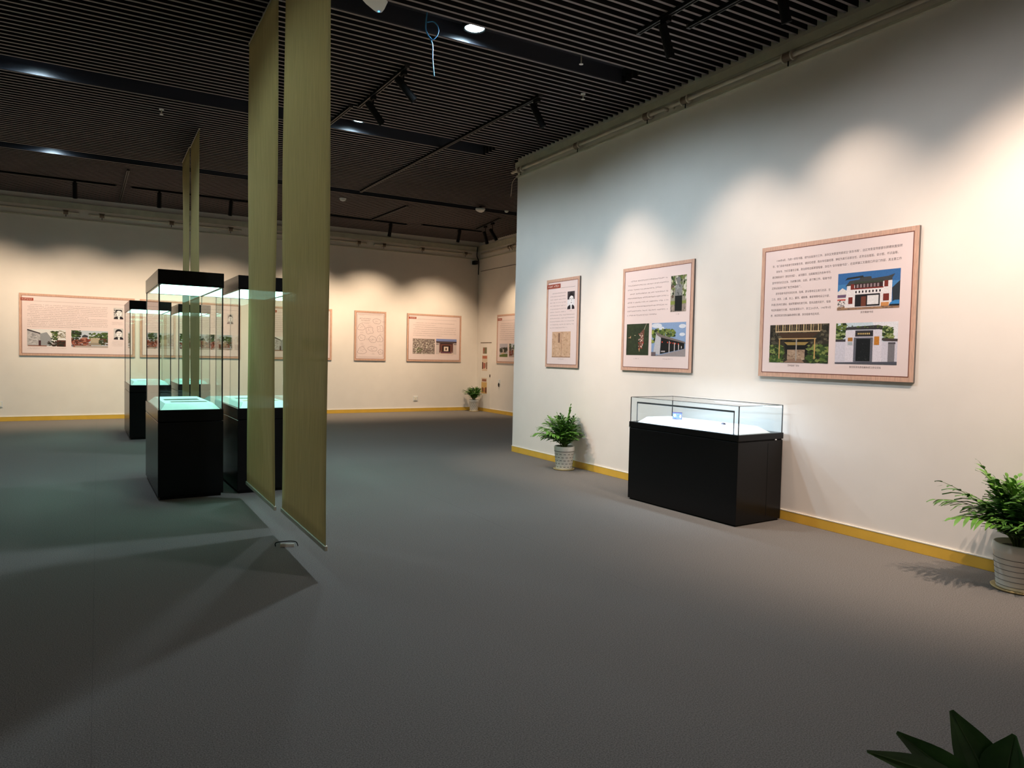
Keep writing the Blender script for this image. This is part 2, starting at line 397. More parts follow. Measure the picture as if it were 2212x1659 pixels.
# ================================================================== TALL SHOWCASES
def doc(parent_loc, label, cat='document', w=.36, d=.16, colr=(150, 140, 128), group='exhibits lying in the tall showcases', rz=0.0):
    b = MB(); b.face([(-w/2, -d/2, .002), (w/2, -d/2, .002), (w/2, d/2, .002), (-w/2, d/2, .002)], 0, lin((236, 236, 230)))
    rnd = random.Random(int(parent_loc[0]*1000+parent_loc[1]*77))
    e = .008
    b.face([(-w/2+e, -d/2+e, .0024), (w/2-e, -d/2+e, .0024), (w/2-e, d/2-e, .0024), (-w/2+e, d/2-e, .0024)], 0, lin(colr))
    for i in range(26):
        x = rnd.uniform(-w/2+.03, w/2-.05); y = rnd.uniform(-d/2+.02, d/2-.03); k = rnd.uniform(.3, 1.2)
        sx, sy = rnd.uniform(.01, .03), rnd.uniform(.006, .016)
        b.face([(x, y, .0028), (x+sx, y, .0028), (x+sx, y+sy, .0028), (x, y+sy, .0028)], 0, lin(tuple(min(255, q*k) for q in colr)))
    b.box(-w/2, w/2, -d/2, d/2, 0, .0018)
    o = b.build('document', M_PRINT, None, parent_loc, (0, 0, rz))
    return tag(o, label, cat, group)
def tall_case(x, y, w, d, label, rz=math.radians(1.2), power=1.0):
    """(x, y) = front left corner"""
    R = Matrix.Rotation(rz, 3, 'Z'); c = Vector((x, y, 0))+R @ Vector((w/2, d/2, 0))
    t = thing('tall_showcase', label, 'display case', c, rz, 'tall dark showcases with lit glass tops')
    hw, hd = w/2, d/2; zb, zc, zt = .895, 2.135, 2.28
    MB().box(-hw+.02, hw-.02, -hd+.02, hd-.02, 0, .04).build('kick_plate', M_BLACK, t)
    bevel(MB().box(-hw, hw, -hd, hd, .03, .772).build('base', M_CASE, t), .003)
    bevel(MB().box(-hw, hw, -hd, hd, .778, zb).build('top_frame', M_CASE, t), .003)
    g = .008; i = .01
    for nm, a in (('glass_front', (-hw+i, hw-i, -hd+i, -hd+i+g)), ('glass_back', (-hw+i, hw-i, hd-i-g, hd-i)),
                  ('glass_side', (-hw+i, -hw+i+g, -hd+i+g, hd-i-g)), ('glass_side', (hw-i-g, hw-i, -hd+i+g, hd-i-g))):
        MB().box(*a, zb, zc).build(nm, M_GLASS, t)
    for sx in (-1, 1):
        for sy in (-1, 1):
            px, py = sx*(hw-i-.002), sy*(hd-i-.002)
            MB().box(px-.006, px+.006, py-.006, py+.006, zb, zc).build('corner_edge', M_EDGE, t)
    cap = bevel(MB().box(-hw, hw, -hd, hd, zc+.012, zt).build('light_hood', M_CASE, t), .003)
    f = .035
    MB().box(-hw, hw, -hd, -hd+f, zc, zc+.012).box(-hw, hw, hd-f, hd, zc, zc+.012).box(-hw, -hw+f, -hd+f, hd-f, zc, zc+.012).box(hw-f, hw, -hd+f, hd-f, zc, zc+.012).build('hood_rim', M_CASE, cap)
    MB().box(-hw+f, hw-f, -hd+f, hd-f, zc+.004, zc+.010).build('light_panel', M_LEDP, cap)
    pin = .03
    pl = MB().frustum((-hw+pin, hw-pin, -hd+pin, hd-pin), zb, (-hw+pin+.05, hw-pin-.05, -hd+pin+.12, hd-pin-.12), zb+.055).build('platform', M_PLAT, t)
    return t, c, R
TA = tall_case(.506, 7.66, .605, 1.45, 'tall showcase with two documents, standing left of the near banners')
TB = tall_case(1.252, 7.69, .61, 1.45, 'tall showcase half covered by the near linen banners')
TC = tall_case(.442, 12.98, .62, 1.45, 'tall showcase at the back, standing nearest the wide text panel')
TD = tall_case(1.19, 13.30, .52, 1.3, 'narrower tall showcase at the back behind the far banners')
def on_case(T, dx, dy, lab, **k):
    t, c, R = T; p = c+R @ Vector((dx, dy, 0)); doc((p.x, p.y, .951), lab, rz=t.rotation_euler.z, **k)
on_case(TA, .02, -.36, 'narrow framed page at the front of the left near showcase', w=.36, d=.15, colr=(128, 122, 112))
on_case(TA, -.01, .0, 'dark framed photograph at the middle of the left near showcase', w=.36, d=.22, colr=(92, 92, 88))
on_case(TB, .0, -.36, 'tan booklet page at the front of the showcase behind the banners', w=.40, d=.15, colr=(214, 176, 150))
on_case(TB, .0, .05, 'grey page at the middle of the showcase behind the banners', w=.40, d=.2, colr=(150, 146, 140))
on_case(TC, .0, -.3, 'pale page in the back showcase nearest the wide text panel', w=.36, d=.2, colr=(176, 168, 156))
on_case(TD, .0, -.25, 'pale page in the narrow back showcase', w=.3, d=.2, colr=(170, 166, 150))

# ================================================================== LOW SHOWCASE
def low_case():
    x0, x1, y0, y1 = 4.905, 5.545, 4.325, 5.765
    cx, cy = (x0+x1)/2, (y0+y1)/2; hx, hy = (x1-x0)/2, (y1-y0)/2
    t = thing('low_showcase', 'low black showcase with a glass box top standing against the right wall', 'display case', (cx, cy, 0), math.radians(2.0))
    MB().box(-hx+.02, hx-.02, -hy+.02, hy-.02, 0, .02).build('kick_plate', M_BLACK, t)
    bevel(MB().box(-hx+.004, hx-.004, -hy+.004, hy-.004, .015, .765).build('base', M_CASE, t), .003)
    MB().box(-hx+.012, hx-.012, -hy+.012, hy-.012, .765, .775).build('shadow_gap', M_BLACK, t)
    bevel(MB().box(-hx, hx, -hy, hy, .775, .832).build('top_frame', M_CASE, t), .003)
    for sy in (-1, 1):
        MB().box(hx*.62 if sy < 0 else -hx*.985, hx*.66 if sy < 0 else -hx*.93, sy*(hy+.001)-.004, sy*(hy+.001)+.004, .765, .777).build('lock', M_WHITE, t)
    MB().box(.10, .103, -hy+.0025, -hy+.0045, .06, .74).build('door_seam', M_BLACK, t)
    zb, zt, i, g = .832, 1.083, .012, .008
    for nm, a in (('glass_side', (-hx+i, hx-i, -hy+i, -hy+i+g)), ('glass_side', (-hx+i, hx-i, hy-i-g, hy-i)),
                  ('glass_front', (-hx+i, -hx+i+g, -hy+i+g, hy-i-g)), ('glass_back', (hx-i-g, hx-i, -hy+i+g, hy-i-g))):
        MB().box(*a, zb, zt).build(nm, M_GLASSB, t)
    MB().box(-hx+i, hx-i, -hy+i, hy-i, zt, zt+g).build('glass_top', M_GLASSB, t)
    e = .0035
    for sx in (-1, 1):
        for sy in (-1, 1):
            px, py = sx*(hx-i), sy*(hy-i)
            MB().box(px-e, px+e, py-e, py+e, zb, zt+g).build('glass_edge', M_EDGE, t)
    for s_ in (-1, 1):
        MB().box(-hx+i, hx-i, s_*(hy-i)-e, s_*(hy-i)+e, zt+g-.001, zt+g+.003).build('glass_edge', M_EDGE, t)
        MB().box(s_*(hx-i)-e, s_*(hx-i)+e, -hy+i, hy-i, zt+g-.001, zt+g+.003).build('glass_edge', M_EDGE, t)
    MB().frustum((-hx+.035, hx-.13, -hy+.05, hy-.1), zb, (-hx+.10, hx-.22, -hy+.13, hy-.17), zb+.058).build('platform', M_PLAT, t)
    bx = -hx+.035; yb = hy-.085
    bar = MB().tube([(bx, -yb, zt-.045), (bx, yb, zt-.045)], .009, 12).build('light_bar', M_RAIL, t)
    MB().box(bx+.0085, bx+.0105, -yb+.03, yb-.03, zt-.051, zt-.045).build('light_strip', M_LEDB, bar)
    for s_ in (-1, 1): MB().tube([(bx, s_*yb, zb), (bx, s_*yb, zt-.045)], .0045, 8).build('light_post', M_RAIL, t)
    l = bpy.data.lights.new('light_bar_beam', 'AREA'); l.shape = 'RECTANGLE'; l.size = 1.2; l.size_y = .02; l.energy = 11; l.color = (.66, .83, 1.0)
    o = bpy.data.objects.new('light_bar_beam', l); COL.objects.link(o); o.parent = t; o.location = (bx+.014, 0, zt-.056)
    o.rotation_euler = Vector((.42, 0, -.9)).to_track_quat('-Z', 'Y').to_euler()
    return t
LC = low_case()
def on_low(dx, dy): 
    R = Matrix.Rotation(LC.rotation_euler.z, 3, 'Z'); p = Vector(LC.location)+R @ Vector((dx, dy, 0))
    return (p.x, p.y, .891)
t = thing('lacquer_box', 'dark blue patterned box standing on the white platform of the low showcase', 'box', on_low(-.14, .20), math.radians(-52))
bevel(MB().box(-.046, .046, -.018, .018, 0, .07).build('body', mat('box_blue', (86, 98, 150), .35, var=.3, scale=60), t), .006, 2)
MB().box(-.048, .048, -.019, .019, .064, .072).build('lid_rim', mat('box_rim', (54, 48, 84), .35), t)
MB().box(-.047, .047, -.019, .019, 0, .005).build('foot_rim', mat('box_rim', (54, 48, 84), .35), t)
b = MB()
for (cx, cz, rx, rz_, colr) in ((-.022, .04, .014, .017, (150, 182, 236)), (-.012, .028, .010, .007, (110, 140, 206)), (.034, .034, .009, .014, (236, 214, 226)), (-.02, .013, .010, .004, (60, 66, 120)), (.012, .045, .007, .004, (60, 84, 140))):
    b.face([(cx+rx*math.cos(2*PI*k/14), -.0192-.0001*len(b.f), cz+rz_*math.sin(2*PI*k/14)) for k in range(14)], 0, lin(colr))
b.build('painted_figure', M_PRINT, t)
o = MB().frustum((-.022, .022, -.014, .014), 0, (-.016, .016, -.010, .010), .014).box(-.034, -.02, -.005, .005, .001, .009).build('carved_seal', mat('seal_dark', (40, 36, 52), .4), None, on_low(-.10, -.36), (0, 0, 1.2))
tag(o, 'tiny dark carved piece lying on the platform of the low showcase', 'carving')

# ================================================================== WALL PANELS
def cjk(lines, size, boxes, mat_, parent, name, yoff):
    """real characters set line by line; boxes = (x_left, x_right or None, z_baseline)"""
    mb = MB(); cu = bpy.data.curves.new('tmp_font', 'FONT'); cu.resolution_u = 1; cu.size = size
    to = bpy.data.objects.new('tmp_font', cu); COL.objects.link(to)
    for txt, (xa, xb, zb) in zip(lines, boxes):
        cu.body = txt
        bpy.context.view_layer.update()
        me = bpy.data.meshes.new_from_object(to.evaluated_get(bpy.context.evaluated_depsgraph_get()))
        if not me.vertices: continue
        xs = [v.co.x for v in me.vertices]; lo, hi = min(xs), max(xs)
        s = (xb-xa)/(hi-lo) if xb else 1.0
        n = len(mb.v)
        mb.v += [(xa+(v.co.x-lo)*s, yoff, zb+v.co.y) for v in me.vertices]
        for p in me.polygons: mb.f.append(tuple(n+i for i in p.vertices)); mb.m.append(0); mb.c.append(None)
        bpy.data.meshes.remove(me)
    COL.objects.unlink(to); bpy.data.objects.remove(to); bpy.data.curves.remove(cu)
    return mb.build(name, mat_, parent)
def marks(mb, rnd, x0, x1, z, h, cw, y, gaps=.1):
    """one line of print too small to read: clusters of tiny strokes"""
    x = x0
    while x < x1-cw*.6:
        if rnd.random() < gaps: x += cw*.8
        w = cw*.86; s = h*.11
        for _ in range(3):
            zz = z+rnd.uniform(.08, .9)*h
            a = x+rnd.uniform(0, .25)*w; bb = x+rnd.uniform(.6, 1)*w
            mb.face([(a, y, zz), (bb, y, zz), (bb, y, zz+s), (a, y, zz+s)])
        for _ in range(2):
            xx = x+rnd.uniform(.1, .9)*w; za = z+rnd.uniform(0, .4)*h; zc = z+rnd.uniform(.6, 1)*h
            mb.face([(xx, y, za), (xx+s, y, za), (xx+s, y, zc), (xx, y, zc)])
        x += cw
class Photo:
    """flat colour print: polygons in 0..1 (u right, v down), each a hair above the last"""
    def __init__(s, w, h, seed=1): s.w, s.h, s.mb, s.k = w, h, MB(), 0; s.r = random.Random(seed)
    def p(s, col, *pts):
        y = -.0004-.00004*s.k; s.k += 1
        q = [(min(1, max(0, u))*s.w, y, (1-min(1, max(0, v)))*s.h) for u, v in pts]
        s.mb.face(q, 0, lin(col)); return s
    def rect(s, col, u0, v0, u1, v1): return s.p(col, (u0, v1), (u1, v1), (u1, v0), (u0, v0))
    def ell(s, col, u, v, ru, rv, n=16): return s.p(col, *[(u+ru*math.cos(2*PI*i/n), v-rv*math.sin(2*PI*i/n)) for i in range(n)])
    def spk(s, cols, u0, v0, u1, v1, n, sz=.03):
        y = -.0004-.00004*s.k; s.k += 1
        for _ in range(n):
            u, v = s.r.uniform(u0, u1), s.r.uniform(v0, v1); c = s.r.choice(cols); a = s.r.uniform(0, 6); z = sz*s.r.uniform(.5, 1.4)
            q = []
            for k in range(4):
                uu, vv = u+z*math.cos(a+k*PI/2)*s.r.uniform(.5, 1), v+z*math.sin(a+k*PI/2)*s.r.uniform(.5, 1)
                q.append((min(1, max(0, uu))*s.w, y-.000003*_, (1-min(1, max(0, vv)))*s.h))
            s.mb.face(list(reversed(q)), 0, lin(c))
        s.k += n*.000003/.00004
        return s
    def build(s, parent, x, ztop, yoff, name='photograph'):
        s.mb.box(0, s.w, -.0003, 0, 0, s.h)
        return s.mb.build(name, M_PRINT, parent, (x, yoff, ztop-s.h))
def portrait(w, h, seed=1, dark=True):
    P = Photo(w, h, seed); P.rect((196, 190, 188) if not dark else (70, 62, 66), 0, 0, 1, 1)
    if dark: P.rect((228, 222, 224), .0, .45, 1, 1)
    P.ell((28, 24, 28), .52, .32, .36, .26); P.ell((236, 230, 230), .55, .45, .29, .32); P.p((28, 24, 28), (.22, .42), (.30, .20), (.55, .12), (.82, .22), (.86, .42), (.76, .28), (.5, .24), (.34, .30))
    P.rect((40, 34, 38), .36, .40, .48, .43).rect((40, 34, 38), .62, .40, .74, .43).rect((120, 110, 112), .54, .45, .58, .56).rect((60, 50, 54), .46, .62, .64, .65)
    P.p((40, 34, 40), (0, .95), (.05, .85), (.35, .74), (.5, .9), (.72, .74), (.95, .84), (1, .95), (1, 1), (0, 1))
    P.p((240, 236, 236), (.42, .76), (.52, .88), (.64, .76), (.62, 1), (.46, 1))
    return P
def panel(wall, a, z0, w, h, label, border=.042):
    """a = coordinate of the panel's left edge seen from the hall"""
    T = .022
    if wall == 'R': loc, rz = (XR, a-w/2, z0), -PI/2
    elif wall == 'B': loc, rz = (a+w/2, YB, z0), 0
    else: loc, rz = (XS, a-w/2, z0), -PI/2
    t = thing('exhibition_panel', label, 'panel', loc, rz, None)
    MB().box(-w/2, w/2, -T, -.0005, 0, h, 0).build('board', M_BOARD, t)
    MB().box(-w/2, w/2, -T-.001, -T, 0, border).box(-w/2, w/2, -T-.001, -T, h-border, h).box(-w/2, -w/2+border, -T-.001, -T, border, h-border).box(w/2-border, w/2, -T-.001, -T, border, h-border).build('wood_border', M_WOODP, t)
    MB().box(-w/2+border, w/2-border, -T-.0012, -T, border, h-border).build('paper', M_PAPER, t)
    l = .007; A, B_, C, D = -w/2+border-l/2, w/2-border+l/2, border-l/2, h-border+l/2
    MB().box(A, B_, -T-.0018, -T-.001, C, C+l).box(A, B_, -T-.0018, -T-.001, D-l, D).box(A, A+l, -T-.0018, -T-.001, C+l, D-l).box(B_-l, B_, -T-.0018, -T-.001, C+l, D-l).build('border_line', M_LINE, t)
    t['_w'] = w; t['_h'] = h
    return t
YO = -.0236
def X(t, u): return (u-.5)*t['_w']
def Z(t, v): return (1-v)*t['_h']
def textblock(t, lines, ch, cw, seed, name='text'):
    """lines = (u0, u1, v_baseline)"""
    if name == 'caption' and len(lines) > 1:
        for k, q in enumerate(lines): textblock(t, [q], ch, cw, seed+k, name)
        return
    mb = MB(); r = random.Random(seed)
    for (u0, u1, v) in lines: marks(mb, r, X(t, u0), X(t, u1), Z(t, v), ch, cw, YO)
    return mb.build(name, M_INK2, t)
def title(t, u0, v0, u1, v1, u_rule, seed, segs=((.12, .9),)):
    MB().box(X(t, u0), X(t, u1), YO-.002, YO+.0012, Z(t, v1), Z(t, v0)).build('title_plate', M_TITLE, t)
    mb = MB(); r = random.Random(seed); W_ = X(t, u1)-X(t, u0); H_ = Z(t, v0)-Z(t, v1)
    for a, b in segs: marks(mb, r, X(t, u0)+a*W_, X(t, u0)+b*W_, Z(t, v1)+H_*.25, H_*.5, H_*.5, YO-.0023, 0)
    mb.build('title_text', M_TITLEW, t)
    MB().box(X(t, u1)+.01, X(t, u_rule), YO-.0002, YO+.0002, Z(t, v1)-.003, Z(t, v1)).build('title_rule', M_INK, t)
def put(t, P, u, v, name='photograph'): return P.build(t, X(t, u), Z(t, v), YO, name)
def size(t, u0, v0, u1, v1): return (u1-u0)*t['_w'], (v1-v0)*t['_h']
GREENS = [(58, 78, 36), (86, 104, 48), (40, 52, 28), (120, 130, 70)]

# ---- big panel with three photographs (right wall)
t = panel('R', 4.68, 1.356, 1.523, 1.248, 'large pinkish text panel with three building photographs above the low showcase end')
L = ['1944年4月，为统一领导书籍、报刊出版发行工作，浙东区党委宣传部成立“浙东书局”，由区党委宣传部部长顾德欢直接领',
     '导，专门承担书报发行和销售任务，诸自任经理，陈永年任副经理，钟虹为发行总部主任，还专设出版股、会计股、不识庙等。',
     '同年冬，为纪念著名记者、政治家和出版家邹韬奋，改名为“浙东韬奋书店”，在梁弄镇三叉路街口开设门市部，其主要工作',
     '是印刷和发行《新浙东报》，以及翻印、出版解放区的各种书刊，', '宣传党的抗日主张。为统筹印刷、出版、发行等工作，韬奋书店', '还附设韬奋印刷厂和芝林造纸厂。',
     '浙东韬奋书店先后在杜徐、陆埠、袁马等地设立发行总部，在', '三北、姚东、上虞、余上、鄞西、嵊新奉、章家埠等地设立分部，', '并通过各地交通站，组成根据地的发行网，至抗战胜利前夕，韬奋',
     '书店所属发行分部、书店发展到15个，职工200多人。1945年9月', '底，新四军浙东游击纵队奉命北撤，浙东韬奋书店关闭。']
U = [(.115, .913), (.086, .893), (.115, .912), (.086, .498), (.086, .502), (.085, .300), (.115, .498), (.086, .494), (.085, .502), (.084, .503), (.083, .432)]
cjk(L, .0245, [(X(t, a), X(t, b), Z(t, .121+.0418*i)) for i, (a, b) in enumerate(U)], M_INK, t, 'text', YO)
w, h = size(t, .545, .26, .910, .516); P = Photo(w, h, 3)
P.rect((56, 104, 160), 0, 0, 1, 1).rect((70, 126, 178), 0, .3, 1, .6).p((226, 214, 208), (0, .5), (.08, .40), (.16, .48), (.16, .95), (0, .95)).rect((110, 84, 110), 0, .58, .15, .66).rect((196, 80, 70), 0, .70, .15, .74).spk([(60, 60, 60), (130, 120, 120)], 0, .72, .13, .95, 24, .02)
P.p((46, 52, 58), (.88, .48), (1, .30), (1, .9), (.9, .9)).p((150, 116, 92), (0, 1), (0, .92), (.3, .88), (1, .84), (1, 1)).spk([(120, 96, 80), (170, 130, 96)], 0, .9, 1, 1, 40, .03)
P.p((232, 222, 220), (.16, .34), (.88, .26), (.88, .94), (.13, .94)).p((66, 66, 66), (.13, .36), (.2, .22), (.36, .2), (.38, .14), (.55, .14), (.56, .2), (.82, .17), (.92, .12), (.88, .22), (.88, .28)).p((44, 44, 44), (.12, .2), (.16, .13), (.42, .10), (.43, .15), (.16, .18))
P.rect((60, 66, 50), .28, .26, .74, .31).rect((120, 46, 36), .22, .31, .28, .46).rect((120, 46, 36), .76, .28, .82, .44).rect((56, 34, 34), .29, .31, .74, .44)
for i in range(7): P.rect((150, 128, 128), .32+.055*i, .33, .35+.055*i, .42)
P.rect((130, 44, 34), .28, .43, .75, .46).rect((238, 230, 228), .28, .48, .75, .58)
for i in range(8): P.rect((50, 40, 44), .30+.055*i, .50, .325+.055*i, .56)
P.rect((30, 26, 28), .3, .60, .70, .92).rect((226, 220, 218), .50, .64, .68, .88).rect((110, 60, 44), .40, .66, .48, .92).rect((120, 46, 36), .19, .66, .26, .84).rect((120, 46, 36), .75, .62, .84, .80).rect((206, 140, 84), .72, .84, .84, .94).p((60, 130, 190), (.84, .94), (.86, .86), (.93, .80), (1, .80), (1, .94)).rect((30, 34, 40), .85, .9, 1, .94)
put(t, P, .545, .26)
w, h = size(t, .083, .604, .50, .89); P = Photo(w, h, 5)
P.rect((52, 46, 36), 0, 0, 1, 1).spk([(76, 70, 56), (36, 32, 26), (96, 88, 70)], 0, 0, 1, .5, 120, .05)
for i in range(20): P.rect([(196, 168, 124), (150, 124, 92), (96, 74, 54)][i % 3], .10+.04*i, 0, .118+.04*i, .18)
P.p((72, 50, 34), (.14, .22), (.84, .22), (.70, .40), (.26, .40)).rect((206, 178, 140), .1, .17, .86, .20).p((24, 20, 18), (.26, .42), (.68, .42), (.66, .80), (.30, .80)).p((150, 124, 70), (.26, .46), (.68, .46), (.62, .54), (.32, .54))
P.rect((160, 134, 112), .32, .66, .62, .92).spk([(176, 150, 128), (130, 106, 88)], .33, .68, .61, .92, 40, .03).p((140, 110, 92), (.26, 1), (.36, .9), (.56, .9), (.62, 1))
P.spk(GREENS, 0, .55, .24, 1, 110, .05).spk(GREENS, .66, .55, 1, 1, 130, .05)
for u in (.17, .77): P.rect((196, 154, 96), u, .36, u+.018, .9)
P.rect((160, 150, 140), .465, .36, .485, .95).rect((196, 160, 110), .16, .36, .80, .385)
put(t, P, .083, .604)
w, h = size(t, .544, .606, .909, .889); P = Photo(w, h, 7)
P.rect((196, 208, 216), 0, 0, 1, 1).p((226, 222, 226), (.6, 0), (1, 0), (1, .4), (.7, .3)).spk(GREENS+[(150, 160, 110)], 0, .02, .16, .44, 90, .05).spk(GREENS+[(150, 160, 110)], .74, .12, .92, .42, 60, .05)
P.rect((206, 200, 210), 0, .46, 1, .97).rect((62, 56, 60), 0, .40, .2, .46).p((70, 60, 58), (.76, .38), (1, .40), (1, .46), (.78, .45)).rect((216, 208, 216), .17, .18, .76, .95).p((58, 54, 56), (.17, .12), (.22, .10), (.70, .07), (.77, .10), (.76, .17), (.17, .17)).spk([(90, 110, 50), (70, 80, 44)], .18, .08, .75, .13, 24, .02)
P.rect((60, 56, 60), .33, .19, .62, .34).rect((34, 32, 34), .35, .23, .60, .31)
for i in range(7): P.rect((196, 168, 110), .37+.03*i, .25, .39+.03*i, .29)
P.rect((96, 96, 104), .31, .36, .62, .95).rect((24, 24, 26), .35, .39, .58, .93).spk([(60, 62, 62), (14, 14, 16)], .36, .5, .57, .92, 40, .012)
P.rect((168, 112, 52), .21, .36, .29, .45).rect((170, 176, 180), .21, .47, .29, .54).rect((190, 122, 46), .64, .34, .72, .54).rect((120, 116, 120), .86, .5, .96, .97).rect((80, 76, 80), .86, .48, .97, .52).p((80, 80, 90), (0, .97), (1, .93), (1, 1), (0, 1))
put(t, P, .544, .606)
for tx, ua, ub, vv in (('浙东韬奋书店', .69, .765, .541), ('芝林造纸厂旧址', .222, .305, .917), ('新四军浙东游击纵队成立会议旧址', .635, .822, .917)):
    cjk([tx], .02, [(X(t, ua), X(t, ub), Z(t, vv))], M_INK, t, 'caption', YO)

# ---- panel with bust, boats, hall (right wall)
t = panel('R', 6.785, 1.356, 1.2, 1.248, 'pinkish text panel with photographs of a bust, river boats and a hall')
ln = [(.127, .66, .141)]+[(.083, .675, .141+.0413*i) for i in range(1, 9)]
ln[2] = (.083, .59, ln[2][2]); ln[3] = (.118, .672, ln[3][2]); ln[8] = (.083, .52, ln[8][2]); ln[7] = (.083, .66, ln[7][2])
textblock(t, ln, .017, .0185, 11)
textblock(t, [(.785, .83, .48), (.20, .275, .888), (.62, .755, .887)], .012, .014, 12, 'caption')
w, h = size(t, .707, .128, .913, .454); P = Photo(w, h, 9)
P.rect((150, 144, 128), 0, 0, 1, 1).spk(GREENS+[(190, 190, 160), (96, 70, 60), (210, 206, 190)], 0, 0, 1, .6, 150, .08).rect((130, 140, 70), 0, .7, 1, .8).p((150, 136, 126), (0, .82), (1, .78), (1, 1), (0, 1)).spk([(110, 100, 94), (170, 154, 140)], 0, .82, 1, 1, 40, .05)
P.p((126, 126, 124), (.26, .56), (.28, .28), (.42, .22), (.62, .22), (.74, .3), (.74, .56)).ell((118, 118, 116), .49, .13, .13, .1).spk([(150, 150, 148), (96, 96, 94)], .32, .26, .7, .54, 20, .05).rect((20, 22, 20), .28, .56, .74, .98)
put(t, P, .707, .128)
w, h = size(t, .082, .548, .417, .85); P = Photo(w, h, 10)
P.rect((48, 56, 38), 0, 0, 1, 1).spk([(54, 64, 42), (42, 50, 34)], 0, 0, 1, 1, 60, .08).p((110, 70, 56), (.62, .30), (.78, .16), (.80, .2), (.78, .6), (.66, .8), (.56, .72), (.64, .52)).spk([(196, 160, 150), (170, 60, 50), (230, 210, 190), (120, 60, 50)], .56, .3, .76, .8, 50, .03).p((160, 150, 130), (.78, .18), (.88, 0), (.90, 0), (.80, .2)).p((190, 150, 120), (.04, .44), (.14, .43), (.2, .38), (.2, .46)).rect((190, 180, 150), .36, .36, .42, .375).p((200, 150, 110), (.56, .8), (.62, .78), (.60, .9))
put(t, P, .082, .548)
w, h = size(t, .458, .548, .920, .855); P = Photo(w, h, 12)
P.rect((136, 160, 196), 0, 0, 1, 1)
for (u, v, a, b) in ((.15, .08, .16, .07), (.28, .16, .1, .05), (.9, .12, .1, .06), (.9, .36, .08, .05)): P.ell((216, 218, 226), u, v, a, b)
P.spk(GREENS+[(150, 160, 70)], .0, .2, .2, .6, 80, .06).spk(GREENS+[(150, 160, 70)], .2, .2, .7, .42, 110, .05)
P.p((190, 186, 190), (.06, .92), (.14, .32), (.30, .42), (.26, .97)).p((120, 108, 104), (.14, .26), (.3, .36), (.98, .58), (1, .64), (.3, .46), (.16, .36)).p((26, 24, 24), (.29, .44), (.97, .62), (.97, .78), (.27, .94))
for i, u in enumerate((.53, .68, .80, .88)): P.p((210, 202, 200), (u, .55+.05*i), (u+.02, .555+.05*i), (u+.02, .88-.04*i), (u, .9-.04*i))
for i, u in enumerate((.33, .49, .58, .65, .72, .80)): P.ell((206, 70, 44), u, .58+.012*i, .016, .022)
P.p((150, 140, 140), (0, 1), (.3, .96), (1, .78), (1, 1)).rect((170, 160, 160), .3, .84, .42, .88).rect((110, 96, 100), 0, .88, .14, 1)
put(t, P, .458, .548)

# ---- narrow panel with portrait and old booklet (right wall)
t = panel('R', 8.495, 1.356, .805, 1.248, 'narrow pinkish text panel with a portrait and an old booklet cover')
title(t, .016, .056, .437, .105, .875, 21, ((.10, .46), (.54, .92)))
ln = [(.184, .62, .168)]+[(.125, .605, .168+.0355*i) for i in range(1, 7)]+[(.125, .868, .168+.0355*i) for i in range(7, 11)]+[(.125, .64, .168+.0355*11)]
textblock(t, ln, .015, .0165, 22)
textblock(t, [(.72, .79, .376), (.40, .57, .912)], .012, .014, 23, 'caption')
w, h = size(t, .654, .157, .866, .353); put(t, portrait(w, h, 4), .654, .157)
w, h = size(t, .21, .598, .772, .887); P = Photo(w, h, 14)
P.rect((206, 168, 138), 0, 0, 1, 1).spk([(190, 150, 120), (216, 180, 152)], .02, .02, .98, .98, 120, .05).rect((150, 110, 90), .515, 0, .53, 1).rect((186, 146, 118), .32, .05, .46, .44)
for i in range(7): P.rect((86, 56, 48), .35, .07+.052*i, .43, .10+.052*i)
P.rect((160, 120, 96), 0, .97, 1, 1)
put(t, P, .21, .598, 'booklet_print')

# ---- far wall: wide panel 1
def far_photo_a(w, h):
    P = Photo(w, h, 31); P.rect((226, 222, 220), 0, 0, 1, 1).p((176, 170, 170), (0, .04), (.33, .26), (.33, .95), (0, 1)).p((150, 150, 152), (.33, .26), (.5, .16), (.64, .56), (.60, .96), (.33, .96)).spk([(150, 146, 146), (196, 190, 190)], 0, .2, .32, .95, 50, .05).p((60, 50, 54), (0, 0), (.34, .22), (.33, .28), (0, .08)).rect((70, 40, 44), .29, .66, .35, .95).spk(GREENS, .64, .12, .78, .6, 60, .05).spk([(120, 110, 90), (170, 160, 140)], .78, .06, 1, .5, 50, .04).rect((90, 50, 40), .76, .62, 1, 1).spk([(60, 40, 30), (30, 40, 26)], .54, .7, .98, .98, 60, .05).rect((140, 90, 70), .02, .95, .5, 1)
    return P
def far_photo_b(w, h, seed=32):
    P = Photo(w, h, seed); P.rect((190, 196, 206), 0, 0, 1, 1).spk(GREENS[:3]+[(40, 40, 30)], 0, 0, .24, .5, 60, .07).spk(GREENS[:3], .5, .12, 1, .62, 90, .07).p((60, 60, 66), (.28, .4), (.30, .30), (.36, .24), (.44, .30), (.46, .4)).rect((170, 130, 116), .29, .40, .43, .52).spk([(150, 70, 52), (110, 54, 40), (80, 44, 34), (170, 110, 90)], 0, .5, .5, .95, 130, .06).rect((180, 164, 140), .52, .42, .78, .72).rect((150, 136, 120), .46, .72, .82, .86).rect((176, 160, 150), .1, .9, 1, 1).spk([(60, 66, 40), (90, 60, 40)], .78, .4, 1, .86, 40, .06)
    return P
t = panel('B', -1.345, 1.313, 2.025, 1.242, 'wide far-wall text panel with two scenery photographs and two portraits', .045)
title(t, .012, .072, .118, .118, .96, 41, ((.1, .9),))
ln = [(.09 if i in (0, 4, 7) else .068, .752 if i not in (6, 12) else (.58 if i == 6 else .515), .187+.0293*i) for i in range(13)]
textblock(t, ln, .017, .02, 42)
